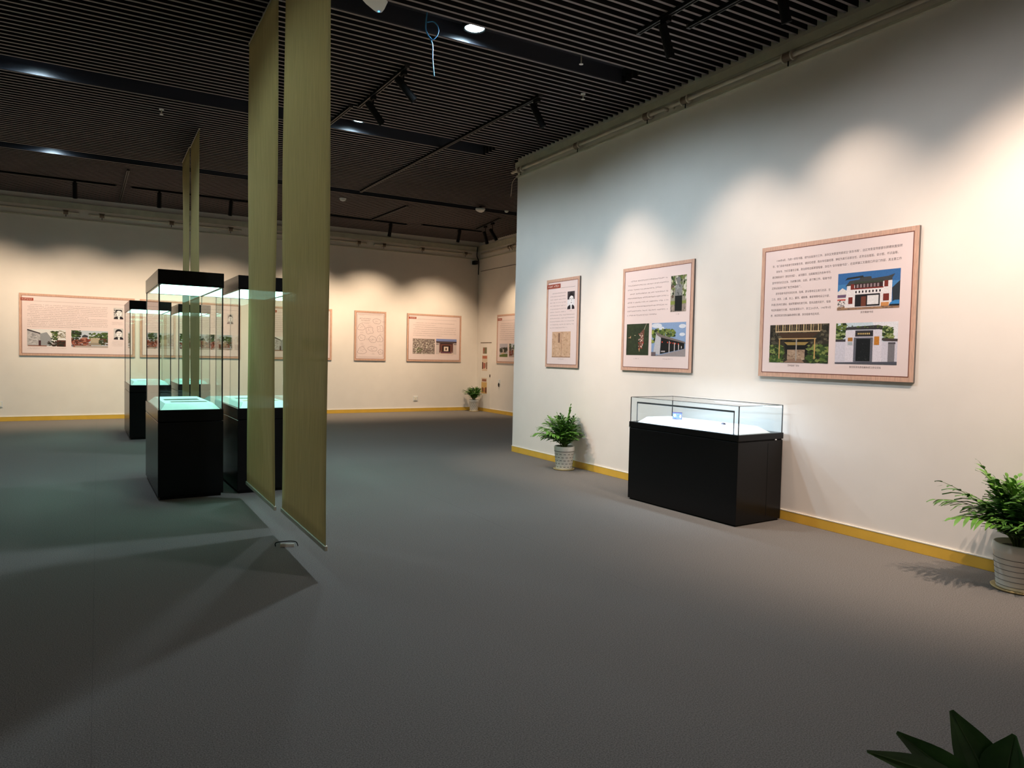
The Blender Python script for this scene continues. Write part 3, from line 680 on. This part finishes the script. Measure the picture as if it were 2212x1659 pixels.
textblock(t, [(.068, .39, .878), (.068, .17, .893), (.58, .605, .885)]+[(.79, .89, .42+.018*i) for i in range(3)]+[(.79, .89, .74+.02*i) for i in range(5)], .010, .013, 43, 'caption')
w, h = size(t, .065, .572, .386, .847); put(t, far_photo_a(w, h), .065, .572)
w, h = size(t, .433, .573, .755, .851); put(t, far_photo_b(w, h), .433, .573)
w, h = size(t, .807, .172, .894, .362); P = portrait(w, h, 5, False); P.rect((210, 204, 200), .1, .04, .95, .16).spk([(60, 56, 58), (190, 186, 184)], 0, 0, .3, .95, 24, .06); put(t, P, .807, .172)
w, h = size(t, .807, .52, .894, .708); put(t, portrait(w, h, 6, False), .807, .52)
# ---- far wall: wide panel 2 (seen through the showcases)
t = panel('B', .775, 1.313, 2.03, 1.242, 'wide far-wall text panel seen through the glass of the tall showcases', .045)
title(t, .012, .072, .118, .118, .96, 44, ((.1, .9),))
textblock(t, [(.09 if i in (0, 3) else .068, .80 if i not in (2, 8) else .5, .187+.037*i) for i in range(9)], .017, .02, 45)
textblock(t, [(.10, .25, .88), (.45, .6, .88), (.75, .85, .88)], .010, .013, 46, 'caption')
for sd, (a, b) in ((51, (.06, .32)), (52, (.38, .62)), (53, (.69, .915))):
    w, h = size(t, a, .572, b, .848); put(t, far_photo_b(w, h, sd), a, .572)
w, h = size(t, .86, .19, .925, .37); put(t, portrait(w, h, 8, False), .86, .19)
# ---- far wall: panel 3 (behind near banners)
t = panel('B', 3.375, 1.313, 1.545, 1.242, 'far-wall text panel glimpsed behind and beside the near linen banners', .045)
title(t, .03, .072, .155, .118, .92, 47, ((.1, .9),))
textblock(t, [(.13 if i in (0, 3) else .105, .72, .187+.037*i) for i in range(9)], .017, .02, 48)
w, h = size(t, .79, .2, .90, .43); put(t, portrait(w, h, 9, False), .79, .2)
w, h = size(t, .105, .57, .43, .84); put(t, far_photo_a(w, h), .105, .57)
w, h = size(t, .52, .57, .90, .84); put(t, far_photo_b(w, h, 54), .52, .57)
# ---- far wall: cartoon sheet
t = panel('B', 5.485, 1.313, .825, 1.242, 'tall narrow far-wall panel covered with line-drawn cartoon figures', .045)
mb = MB(); r = random.Random(61)
def stroke(pts, wd=.006, y=YO):
    for (a, b) in zip(pts, pts[1:]):
        d = Vector((b[0]-a[0], b[1]-a[1]))
        if d.length < 1e-5: continue
        n = Vector((-d.y, d.x)).normalized()*wd/2
        mb.face([(a[0]-n.x, y, a[1]-n.y), (b[0]-n.x, y, b[1]-n.y), (b[0]+n.x, y, b[1]+n.y), (a[0]+n.x, y, a[1]+n.y)])
def UV(u, v): return (X(t, u), Z(t, v))
def blob(u, v, ru, rv, shape):
    pts = []
    for k in range(19):
        a = 2*PI*k/18; f = 1+.16*math.sin(a*shape+shape)+.06*math.sin(a*5+u*9)
        pts.append(UV(u+ru*f*math.cos(a), v-rv*f*math.sin(a)))
    stroke(pts)
    for q in range(9):
        a = r.uniform(0, 6); b = r.uniform(.1, .7); p = UV(u+ru*b*math.cos(a), v+rv*b*math.sin(a)); q2 = UV(u+ru*b*math.cos(a)+r.uniform(-.04, .04), v+rv*b*math.sin(a)+r.uniform(-.015, .015)); stroke([p, q2], .004)
for (u, v, ru, rv, s) in ((.70, .20, .11, .06, 2), (.21, .33, .11, .065, 3), (.47, .39, .12, .07, 4), (.81, .35, .10, .065, 4), (.23, .54, .11, .06, 5), (.57, .57, .10, .075, 2), (.80, .555, .10, .065, 3), (.24, .80, .13, .07, 3), (.57, .76, .13, .055, 2), (.83, .82, .08, .05, 5)): blob(u, v, ru, rv, s)
for (u0, u1, v) in ((.1, .9, .075), (.13, .3, .085), (.22, .5, .235), (.3, .45, .25)): stroke([UV(u0, v), UV(u1, v+.004)], .003)
stroke([UV(.09, .06), UV(.91, .06), UV(.91, .93), UV(.09, .93), UV(.09, .06)], .005)
for i, (u0, u1, v) in enumerate(((.14, .50, .165), (.20, .48, .205))): marks(mb, r, X(t, u0), X(t, u1), Z(t, v), .03, .034, YO, .05)
for (u, v) in ((.23, .43), (.47, .29), (.84, .45), (.23, .65), (.42, .56), (.27, .70), (.60, .85), (.82, .67), (.92, .2)):
    for j in range(3): marks(mb, r, X(t, u-.05), X(t, u+.05), Z(t, v+.012*j), .008, .012, YO)
mb.build('line_drawing', mat('drawing_ink', (140, 112, 112), .6), t)
# ---- far wall: panel with aerial town view and archway
t = panel('B', 6.88, 1.313, 1.56, 1.242, 'far-wall text panel with an aerial town view and an archway photograph', .045)
title(t, .025, .07, .163, .112, .905, 71, ((.15, .85),))
textblock(t, [(.14, .875, .197), (.108, .50, .241), (.14, .905, .285), (.108, .905, .329), (.108, .90, .373), (.108, .905, .417), (.108, .64, .461)], .018, .021, 72)
textblock(t, [(.29, .32, .868), (.57, .86, .868)], .010, .013, 73, 'caption')
w, h = size(t, .104, .521, .505, .841); P = Photo(w, h, 74)
P.rect((150, 134, 126), 0, 0, 1, 1).spk([(196, 184, 172), (110, 92, 88), (220, 210, 196), (86, 70, 66), (130, 120, 110)], 0, .05, 1, 1, 520, .035).spk([(96, 110, 60)], .1, .6, .4, .9, 14, .05).p((200, 188, 176), (.1, .8), (.26, .45), (.29, .47), (.14, .82)); put(t, P, .104, .521)
w, h = size(t, .528, .513, .914, .838); P = Photo(w, h, 75)
P.rect((126, 140, 190), 0, 0, 1, .2).rect((206, 190, 186), 0, .2, 1, 1).rect((70, 50, 50), 0, .16, 1, .24).rect((96, 84, 84), .02, .22, 1, .28).p((60, 36, 36), (.18, .26), (.84, .26), (.76, .94), (.24, .94)).rect((120, 76, 64), .24, .34, .76, .9).rect((50, 32, 32), .3, .42, .7, .84).rect((226, 206, 190), .38, .5, .6, .8).rect((70, 36, 30), .46, .58, .52, .74).p((110, 70, 84), (.26, .84), (.72, .84), (.76, .94), (.24, .94)).rect((216, 190, 170), .14, .94, .86, 1).rect((60, 50, 56), 0, .33, .13, .37).rect((60, 50, 56), .86, .33, 1, .37).rect((110, 70, 64), .16, .28, .22, .9).rect((110, 70, 64), .78, .28, .83, .9); put(t, P, .528, .513)
# ---- side wall panel
t = panel('S', 15.86, 1.313, 1.55, 1.25, 'text panel with a garden photograph on the side wall past the corner', .045)
title(t, .02, .075, .165, .125, .92, 81, ((.15, .85),))
textblock(t, [(.13 if i in (0, 3) else .105, .9, .197+.041*i) for i in range(9)], .017, .02, 82)
w, h = size(t, .105, .60, .37, .87); P = Photo(w, h, 83)
P.rect((186, 180, 190), 0, 0, 1, 1).spk([(36, 38, 28), (60, 60, 44), (46, 54, 30)], 0, .3, 1, .65, 150, .07).p((200, 170, 140), (.05, .74), (.5, .66), (.8, .68), (.4, .8)).p((90, 104, 44), (0, .85), (.5, .78), (1, .76), (1, 1), (0, 1)).rect((220, 206, 190), .48, .42, .54, .62); put(t, P, .105, .60)
w, h = size(t, .42, .60, .68, .87); put(t, far_photo_b(w, h, 84), .42, .60)
w, h = size(t, .72, .60, .92, .87); put(t, far_photo_a(w, h), .72, .60)

# ================================================================== PIPES AND SMALL WALL FITTINGS
def pipe(label, a, b, r, coups, hook=(True, True), wallax='x', rc=.05):
    """painted pipe from a to b along a wall, with couplings at fractions"""
    a, b = Vector(a), Vector(b); d = (b-a).normalized(); mid = (a+b)/2
    t = thing('wall_pipe', label, 'pipe', mid, 0, 'painted pipes under the ceiling')
    into = Vector((.075, 0, 0)) if wallax == 'x' else Vector((0, .075, 0))
    pts = [a-mid, b-mid]
    if hook[0]: pts = [a-mid+into-d*.02, a-mid-d*.02]+pts
    if hook[1]: pts = pts+[b-mid+d*.02, b-mid+d*.02+into]
    MB().tube(pts, r, 12).build('pipe_run', M_PIPE, t, smooth=True)
    for c in coups:
        p = (Vector(c) if isinstance(c, (tuple, list)) else a+d*c)-mid
        MB().tube([p-d*.05, p+d*.05], rc, 16).build('coupling', M_COUP, t, smooth=False)
        for s_ in (-1, 1):
            MB().tube([p+d*s_*.05-d*.008, p+d*s_*.05+d*.008], rc*1.08, 16).build('coupling_ring', M_PIPE, t)
        MB().tube([p-Vector((0, 0, rc)), p-Vector((0, 0, rc+.045))], .006, 6).build('support_pin', M_BLACK, t)
    return t
PX = XR-.058
pipe('painted pipe with couplings under the slats of the right wall, corner part', (PX, 9.50, 4.352), (PX, 6.12, 4.352), .022, [.26, 1.73, 3.12], (False, True), 'x', .043)
pipe('painted pipe with couplings under the slats of the right wall, beyond the elbow', (PX, 5.98, 4.352), (PX, .5, 4.352), .022, [.22, 1.55, 4.0], (True, False), 'x', .043)
PY = YB-.075
pipe('painted pipe on the far wall over the wide panel with portraits', (-4.2, PY, 4.225), (-.36, PY, 4.225), .022, [1.8, 3.65], (False, True), 'y', .043)
pipe('painted pipe on the far wall behind the far banners', (-.12, PY, 4.225), (2.78, PY, 4.225), .022, [.2, 1.5, 2.7], (True, True), 'y', .043)
pipe('painted pipe on the far wall behind the near banners', (3.05, PY, 4.225), (5.72, PY, 4.225), .022, [.2, 1.4, 2.5], (True, True), 'y', .043)
pipe('painted pipe on the far wall up to the room corner', (6.0, PY, 4.225), (8.66, PY, 4.225), .022, [.2, 1.25, 2.5], (True, True), 'y', .043)
pipe('painted pipe on the side wall beyond the right wall corner', (XS-.075, 16.7, 4.225), (XS-.075, 9.8, 4.225), .022, [1.5, 1.62, 4.0], (False, False), 'x', .043)

def cable(name, label, pts, r, m, cat='cable', group=None):
    c = Vector(pts[0]); mb = MB().tube([Vector(p)-c for p in pts], r, 6)
    return tag(mb.build(name, m, None, c, smooth=True), label, cat, group)
def smooth_path(pts, n=8):
    out = []; P = [Vector(p) for p in pts]
    for i in range(len(P)-1):
        p0, p1, p2, p3 = P[max(i-1, 0)], P[i], P[i+1], P[min(i+2, len(P)-1)]
        for k in range(n):
            f = k/n
            out.append(.5*((2*p1)+(p2-p0)*f+(2*p0-5*p1+4*p2-p3)*f*f+(3*p1-p0-3*p2+p3)*f**3))
    out.append(P[-1]); return out
# blue cable with a loop, dangling out of the first channel
bc = (2.62, 6.08)
ax = Vector((math.cos(YAW), -math.sin(YAW), 0))
loop = [(0, 0), (.0, -.09), (-.02, -.16), (-.005, -.235), (.05, -.30), (.10, -.27), (.105, -.18), (.06, -.13), (.01, -.15)]
down = [(0, -.0), (.0, -.02), (-.012, -.14), (-.008, -.21), (.03, -.28), (.052, -.34), (.055, -.46), (.065, -.56), (.072, -.62)]
zt = 4.69
loop_pts = [(.0, -.13), (.06, -.125), (.10, -.17), (.10, -.235), (.055, -.285), (.015, -.255)]
cb = thing('dangling_cable', 'thin blue cable with a loop dangling from the ceiling channel', 'cable', (bc[0], bc[1], zt))
MB().tube(smooth_path([(ax.x*a, ax.y*a, z) for a, z in down]), .0065, 6).build('cable_run', M_BLUEC, cb, smooth=True)
MB().tube(smooth_path([(ax.x*a, ax.y*a, z) for a, z in loop_pts]), .0055, 6).build('cable_loop', M_BLUEC, cb, smooth=True)
MB().lathe([(.012, -.012), (.012, 0)], 10).build('cable_gland', M_WHITE, cb)
cable('loose_cable', 'thin pale cable hanging loose at the top of the right wall corner', smooth_path([(5.60, 9.44, 4.28), (5.56, 9.48, 4.2), (5.545, 9.47, 4.1), (5.53, 9.47, 3.98)]), .004, M_PIPE)
cable('corner_cable', 'black cable running down the far corner below the ceiling', smooth_path([(XS-.09, YB-.09, 4.44), (XS-.11, YB-.09, 4.2), (XS-.012, YB-.012, 4.05), (XS-.014, YB-.014, 3.7)]), .012, M_BLACK)
cable('surface_conduit', 'thin grey conduit running along the side wall', [(XS-.008, 16.85, 3.78), (XS-.008, 10.0, 3.775)], .007, mat('conduit_grey', (120, 106, 96), .6))
# access points (shield-shaped), detectors, sprinklers
def access_point(x, y, z, label, s=1.0, led=True):
    t = thing('access_point', label, 'access point', (x, y, z), -YAW+PI, 'white access points under the ceiling')
    pr = [(-.13, .0), (-.13, .03), (-.05, .0), (0, 0)]
    out = [(-.125, .05), (-.10, .10), (0, .115), (.10, .10), (.125, .05), (.10, -.02), (.05, -.10), (.02, -.135), (-.02, -.135), (-.05, -.10), (-.10, -.02)]
    out = [(u, v*1.5) for u, v in out]
    b = MB(); n = len(out)
    lo = [(u*s*.86, v*s*.86, -.05*s) for u, v in out]; hi = [(u*s, v*s, 0) for u, v in out]; md = [(u*s, v*s, -.03*s) for u, v in out]
    b.face(list(reversed(lo)))
    for A, B_ in ((lo, md), (md, hi)):
        for k in range(n): b.face([A[k], A[(k+1) % n], B_[(k+1) % n], B_[k]])
    b.face(hi); b.build('body', M_WHITE, t)
    MB().box(-.03*s, .03*s, .03*s, .06*s, 0, .05).build('mount', M_BLACK, t)
    if led: MB().lathe([(.008, -.054*s), (.008, -.048*s)], 10, c=(0, -.150*s)).build('status_light', M_BLED, t)
access_point(2.07, 5.93, 4.575, 'white shield-shaped access point with a blue light beside the near banner')
access_point(6.72, 12.72, 4.48, 'white access point in the far channel near the right wall corner', .8, False)
def detector(x, y, z, label, s=1.0):
    t = thing('smoke_detector', label, 'smoke detector', (x, y, z), 0, 'white smoke detectors')
    MB().lathe([(.055*s, 0), (.055*s, -.012*s), (.048*s, -.02*s)], 20).build('base_ring', M_WHITE, t)
    MB().lathe([(.045*s, -.02*s), (.043*s, -.035*s), (.02*s, -.045*s), (.001, -.046*s)], 20).build('sensing_head', M_WHITE, t, smooth=True)
detector(3.45, chy(2, 3.45)-.02, 4.69, 'white smoke detector in the middle channel beside the lit downlight')
detector(4.15, 13.65, ZC, 'white detector under the slats in front of the far wall', 1.2)
detector(7.35, 12.75, ZC, 'small white detector at the edge of the far channel by the right wall corner', .8)
def sprinkler(x, y, z, label, drop=.09):
    t = thing('sprinkler', label, 'sprinkler', (x, y, z), 0, 'ceiling sprinklers')
    MB().lathe([(.028, 0), (.028, -.01), (.012, -.014)], 14).build('escutcheon', M_WHITE, t)
    MB().tube([(0, 0, -.012), (0, 0, -drop+.006)], .007, 8).build('nozzle', M_BAR, t)
    MB().lathe([(.022, -drop+.004), (.022, -drop)], 14).build('deflector', M_WHITE, t)
sprinkler(4.28, 5.95, 4.69, 'pale sprinkler hanging in the near channel close to the right wall', .18)
sprinkler(4.80, 6.62, ZC, 'white sprinkler below the slats past the long track end', .07)
sprinkler(.70, 10.0, ZC, 'white sprinkler below the slats near the far banners', .07)
# corner camera
t = thing('security_camera', 'small black security camera on a white mount in the far corner', 'camera', (8.76, YB, 4.0))
MB().box(-.05, .05, -.02, 0, -.05, .08).build('wall_mount', M_WHITE, t)
MB().tube([(0, -.01, .03), (0, -.09, .03)], .015, 8).build('arm', M_WHITE, t)
bevel(MB().box(-.05, .05, -.22, -.06, -.05, .05).build('housing', M_BLACK, t), .01, 2)
MB().tube([(0, -.219, 0), (0, -.226, 0)], .03, 14).build('camera_lens', M_EDGE, t)
# sockets on the far wall
for x, lab in ((-1.68, 'white socket plate on the far wall left of the wide text panel'), (7.15, 'white socket plate on the far wall below the archway panel')):
    t = thing('wall_socket', lab, 'socket', (x, YB, .34), 0, 'white socket plates')
    bevel(MB().box(-.06, .06, -.014, 0, -.06, .06).build('plate', M_WHITE, t), .004, 2)
    MB().box(-.042, .042, -.018, -.013, -.042, .042).build('insert', M_CAPW, t)
    MB().box(-.012, -.008, -.0186, -.017, -.02, .0).box(.008, .012, -.0186, -.017, -.02, .0).build('slots', M_BLACK, t)
# concealed cabinet door on the side wall with its notices
dr = struct(MB().box(-.008, 0, -.30, .30, .10, 1.83).build('door_1', M_WALL, None, (XS, 16.47, 0)))
MB().box(-.010, 0, -.30, .30, 1.835, 1.855).build('door_head_gap', M_COUP, dr)
MB().box(-.003, 0, .302, .312, .10, 1.85).build('door_side_gap', M_COUP, dr)
MB().box(-.03, -.008, -.275, -.262, .93, 1.0).build('latch', mat('latch_bronze', (70, 52, 40), .4, metal=.5), dr)
def notice(y, z, w, h, label, rows, top):
    P = Photo(w, h, int(z*100)); P.rect((220, 196, 172), 0, 0, 1, 1)
    for (u0, v0, u1, v1, c) in rows: P.rect(c, u0, v0, u1, v1)
    o = P.build(None, 0, h, 0, 'wall_notice'); o.location = (XS-.0085, y+w/2, z-h/2); o.rotation_euler = (0, 0, -PI/2)
    tag(o, label, 'notice', 'small notices on the side wall door')
RD, BR_ = (170, 70, 54), (110, 60, 40)
notice(16.52, 1.635, .22, .17, 'small plain green-brown notice, topmost on the side wall door', [(.0, .0, .4, 1, (150, 110, 90)), (.4, 0, 1, 1, (118, 112, 80)), (.1, .2, .3, .5, RD)], 0)
notice(16.52, 1.30, .30, .42, 'red-lettered picture notice in the middle of the side wall door', [(.08, .05, .92, .22, (190, 110, 84)), (.0, .45, .25, .88, BR_), (.3, .5, .55, .85, RD), (.62, .5, .72, .8, BR_), (.8, .45, .96, .88, BR_)], 0)
notice(16.53, .69, .31, .42, 'golden picture notice at the bottom of the side wall door', [(.12, .08, .88, .22, (150, 90, 66)), (.0, .28, 1, 1, (214, 170, 104)), (.12, .62, .34, .92, BR_), (.42, .65, .58, .9, RD), (.7, .6, .95, .94, BR_)], 0)
t = thing('wall_fitting', 'small white fitting with a dark lower end on the side wall below the panel', 'wall fitting', (XS, 15.71, .78))
MB().box(-.02, 0, -.03, .03, .0, .11).build('cover', M_WHITE, t)
MB().tube([(-.02, 0, .02), (-.03, 0, -.03), (-.02, 0, -.08)], .014, 8).build('hanging_end', M_BLACK, t)
# bent wire and white stub on the carpet
t = thing('floor_wire', 'bent black wire arching over a pale stub on the carpet below the near banner', 'wire', (1.245, 5.45, 0))
MB().tube(smooth_path([(-.075, .03, .002), (-.07, .03, .03), (.0, .0, .04), (.045, -.02, .04), (.07, -.03, .03), (.08, -.034, .002)]), .004, 6).build('wire_bend', M_BLACK, t, smooth=True)
MB().box(-.045, .06, -.014, .0, 0, .022).build('pale_stub', M_CAPW, t, rot=(0, 0, -.4))

# ================================================================== PLANTS
def frond_mesh(rnd, length, lean, droop, nl=11, lw=.03, ll=.17, first=.26):
    b = MB(); pts = []
    n = 10
    for i in range(n+1):
        f = i/n
        pts.append(Vector((lean*length*(f**1.5), 0, length*(f*(1-.15*lean)-droop*f**3))))
    b.tube(pts, [.0045*(1-.7*i/n) for i in range(n+1)], 5, mi=1)
    def at(f):
        i = min(n-1, int(f*n)); g = f*n-i; return pts[i].lerp(pts[i+1], g), (pts[i+1]-pts[i]).normalized()
    for k in range(nl):
        f = first+(1-first)*k/(nl-1); p, d = at(min(.999, f))
        env = math.sin(PI*(.18+.74*(k/(nl-1))))
        for s in (-1, 1):
            if k == nl-1 and s == 1: continue
            L = ll*env*rnd.uniform(.8, 1.1)
            side = Vector((0, s, 0)); up = d.cross(side)*s
            ang = math.radians(rnd.uniform(30, 50)) if k < nl-1 else .15
            dr_ = (d*math.cos(ang)+side*math.sin(ang)).normalized()
            nrm = dr_.cross(Vector((0, 0, 1))); 
            if nrm.length < .1: nrm = Vector((0, 1, 0))
            wv = nrm.normalized()*lw*.5*rnd.uniform(.8, 1.2)
            tw = Vector((0, 0, rnd.uniform(-.004, .004)))
            q = []
            for j, (ff, ww) in enumerate(((0, .25), (.3, 1), (.65, .8), (1, .05))):
                c = p+dr_*L*ff+Vector((0, 0, -.38*L*ff*ff)); q.append((c-wv*ww+tw, c+wv*ww-tw))
            for j in range(3): b.face([q[j][0], q[j][1], q[j+1][1], q[j+1][0]], 0)
    return b
def palm(x, y, label, seed, fronds, rz=0.0, scale=1.0, pr=.15, slots=True, wx=XR-.005, wy=99):
    t = thing('potted_palm', label, 'potted plant', (x, y, 0), rz, 'potted palms on the carpet')
    R1, R0, H = pr, pr*.80, .315
    # pot with rolled rim
    MB().lathe([(R0, .012), (R0+.002, .02), (R1*.965, H-.065), (R1*.965+.004, H-.060), (R1, H-.045), (R1, H-.006), (R1-.004, H), (R1-.012, H), (R1-.016, H-.03), (R1-.02, H-.035)], 40).build('pot', M_POT, t, smooth=True)
    if slots:
        for row in range(5):
            z = .045+row*.042; rad = R0+(R1*.965-R0)*(z/(H-.065))
            b = MB()
            for k in range(14):
                a0 = 2*PI*(k+.5*(row % 2))/14; a1 = a0+.25
                for q in range(3):
                    c0, c1 = a0+(a1-a0)*q/3, a0+(a1-a0)*(q+1)/3; hh = .0035
                    rr_ = rad+.0015
                    b.face([(rr_*math.cos(c0), rr_*math.sin(c0), z-hh), (rr_*math.cos(c1), rr_*math.sin(c1), z-hh), (rr_*math.cos(c1), rr_*math.sin(c1), z+hh), (rr_*math.cos(c0), rr_*math.sin(c0), z+hh)])
            b.build('pot_slot_row', M_GROOVE, t)
        MB().lathe([(R1*.965+.0035, H-.068), (R1*.965+.0045, H-.064), (R1*.965+.0035, H-.060)], 40).build('rim_groove', M_GROOVE, t)
    else:
        for row in range(6):
            z = .035+row*.036; rad = R0+(R1*.965-R0)*(z/(H-.065))+.0012
            MB().lathe([(rad-.001, z-.002), (rad+.0012, z), (rad-.001, z+.002)], 40).build('pot_ring', M_GROOVE, t)
    MB().lathe([(R0+.012, 0), (R0+.028, .004), (R0+.034, .016), (R0+.030, .017), (R0+.02, .008), (.001, .008)], 36).build('saucer', M_SAUC, t, smooth=True)
    MB().lathe([(R1-.021, H-.036), (R1*.5, H-.030), (.001, H-.028)], 24).build('soil', M_SOIL, t)
    rnd = random.Random(seed)
    for (az, length, lean, droop) in fronds:
        me = frond_mesh(rnd, length*scale, lean, droop, nl=rnd.choice((9, 10, 11)), ll=.21*scale*rnd.uniform(.9, 1.1)).mesh('frond', [rnd.choice((M_LEAF, M_LEAF, M_LEAF2)), M_STEM])
        rr_ = rnd.uniform(0, .045); a = math.radians(az)
        me.transform(Matrix.Translation((rr_*math.cos(a), rr_*math.sin(a), H-.033)) @ Matrix.Rotation(a, 4, 'Z') @ Matrix.Rotation(rnd.uniform(-.15, .15), 4, 'X'))
        for v in me.vertices:                       # leaves bend where they meet the walls
            for ax_, lim in ((0, wx-x), (1, wy-y)):
                q = v.co[ax_]
                if q > lim-.10: v.co[ax_] = lim-.10+.085*(1-math.exp(-(q-lim+.10)/.085))
        me.update(); link('frond', me, t)
    return t
def ring(seed, n, lo=.34, hi=.50, lean=(.25, .9), droop=(.05, .35)):
    r = random.Random(seed)
    return [(360*i/n+r.uniform(-14, 14), r.uniform(lo, hi), r.uniform(*lean), r.uniform(*droop)) for i in range(n)]
# azimuth 0 = +x world; camera right = about -31 degrees
palm(5.365, 7.63, 'potted palm in a white basket-textured pot by the narrow portrait panel', 5,
     ring(5, 16, .24, .38, (.45, .95), (.1, .3))+ring(6, 16, .34, .50, (.12, .5), (.0, .1))+ring(7, 9, .36, .48, (.05, .25), (.0, .05))+[(-30, .58, .12, .0), (150, .45, .75, .25), (160, .40, .95, .35), (120, .42, .5, .1)], pr=.135)
palm(5.335, 2.245, 'potted palm in a white ringed pot nearest the panel with three photographs', 9,
     ring(9, 22, .28, .44, (.4, .95), (.1, .32))+ring(10, 22, .36, .52, (.12, .5), (.0, .12))+ring(11, 10, .38, .50, (.05, .25), (.0, .05))+[(135, .62, .42, .02), (148, .58, .80, .14), (128, .55, .9, .36), (150, .44, 1.0, .40), (100, .5, .3, .05), (140, .5, .6, .2)], pr=.155, slots=False)
palm(8.68, 16.60, 'small potted palm standing in the far room corner', 15,
     ring(15, 12, .26, .38)+ring(16, 14, .30, .44, (.12, .45), (.0, .1)), pr=.13, wx=XS-.005, wy=YB-.005)

# ---- broad-leaved plant at the bottom right
def broad_leaf(L, wd, fold=.25, curl=.35):
    b = MB(); n = 10; prev = None
    for i in range(n+1):
        f = i/n; w = wd*(math.sin(PI*min(1, f*.92+.05))**.8)*(1-.55*f*f)+.001
        x = L*f; z = -curl*L*f*f
        row = [Vector((x, -w, z+fold*w)), Vector((x, -w*.5, z+fold*w*.35)), Vector((x, 0, z)), Vector((x, w*.5, z+fold*w*.35)), Vector((x, w, z+fold*w))]
        if prev:
            for k in range(4): b.face([prev[k], row[k], row[k+1], prev[k+1]], 0)
        prev = row
    return b
bp = thing('broad_leaf_plant', 'dark green plant with broad pointed leaves on the open carpet', 'potted plant', (1.78, .74, 0))
MB().lathe([(.12, .012), (.16, .27), (.165, .29), (.15, .29), (.145, .25)], 32).build('pot', M_POT, bp, smooth=True)
MB().lathe([(.14, 0), (.16, .015), (.14, .012), (.001, .008)], 28).build('saucer', M_SAUC, bp)
MB().lathe([(.146, .252), (.001, .258)], 24).build('soil', M_SOIL, bp)
def leaf_at(tip, base, wd, roll=0.0, curl=.2, root=(0, 0, .255)):
    """leaf blade from base to tip (world), petiole from the soil to base"""
    o = Vector(bp.location); tip, base = Vector(tip)-o, Vector(base)-o
    d = (tip-base); L = d.length; d.normalize()
    out = Vector((-.75, -.35, .55))                 # blades turn their faces to the open hall
    side = d.cross(out).normalized(); side = (Matrix.Rotation(roll, 3, d) @ side)
    up = side.cross(d).normalized()
    m = Matrix((d, side, up)).transposed().to_4x4(); m.translation = base
    me = broad_leaf(L, wd, curl=curl).mesh('leaf', [M_BLEAF], True)
    me.transform(m)
    lf = link('leaf', me, bp)
    MB().tube([base+d*L*f+up*(-curl*L*f*f+.0015) for f in (0, .25, .5, .75, .97)], [.0028, .0024, .002, .0015, .0006], 5).build('midrib', M_VEIN, lf)
    MB().tube(smooth_path([root, Vector(root).lerp(base, .5)+Vector((0, 0, .03)), base], 4), .004, 6).build('petiole', M_STEM, bp)
leaf_at((1.700, .836, .70), (1.74, .745, .52), .055, .1, .03)
leaf_at((1.49, .835, .70), (1.66, .745, .56), .038, -.1, .05)
leaf_at((1.372, .829, .70), (1.58, .74, .615), .026, .2, .04)
leaf_at((1.735, .722, .69), (1.72, .735, .54), .058, -.5, .0)
leaf_at((1.84, .68, .70), (1.79, .70, .53), .05, .4, .1)
leaf_at((1.52, .76, .63), (1.66, .72, .54), .036, 0, .1)
leaf_at((1.95, .86, .55), (1.86, .78, .45), .06, .2, .25)
leaf_at((1.80, .52, .60), (1.79, .64, .47), .06, .2, .25)
leaf_at((1.62, .56, .56), (1.71, .66, .45), .06, .2, .25)
leaf_at((2.02, .68, .56), (1.90, .72, .46), .06, .2, .25)
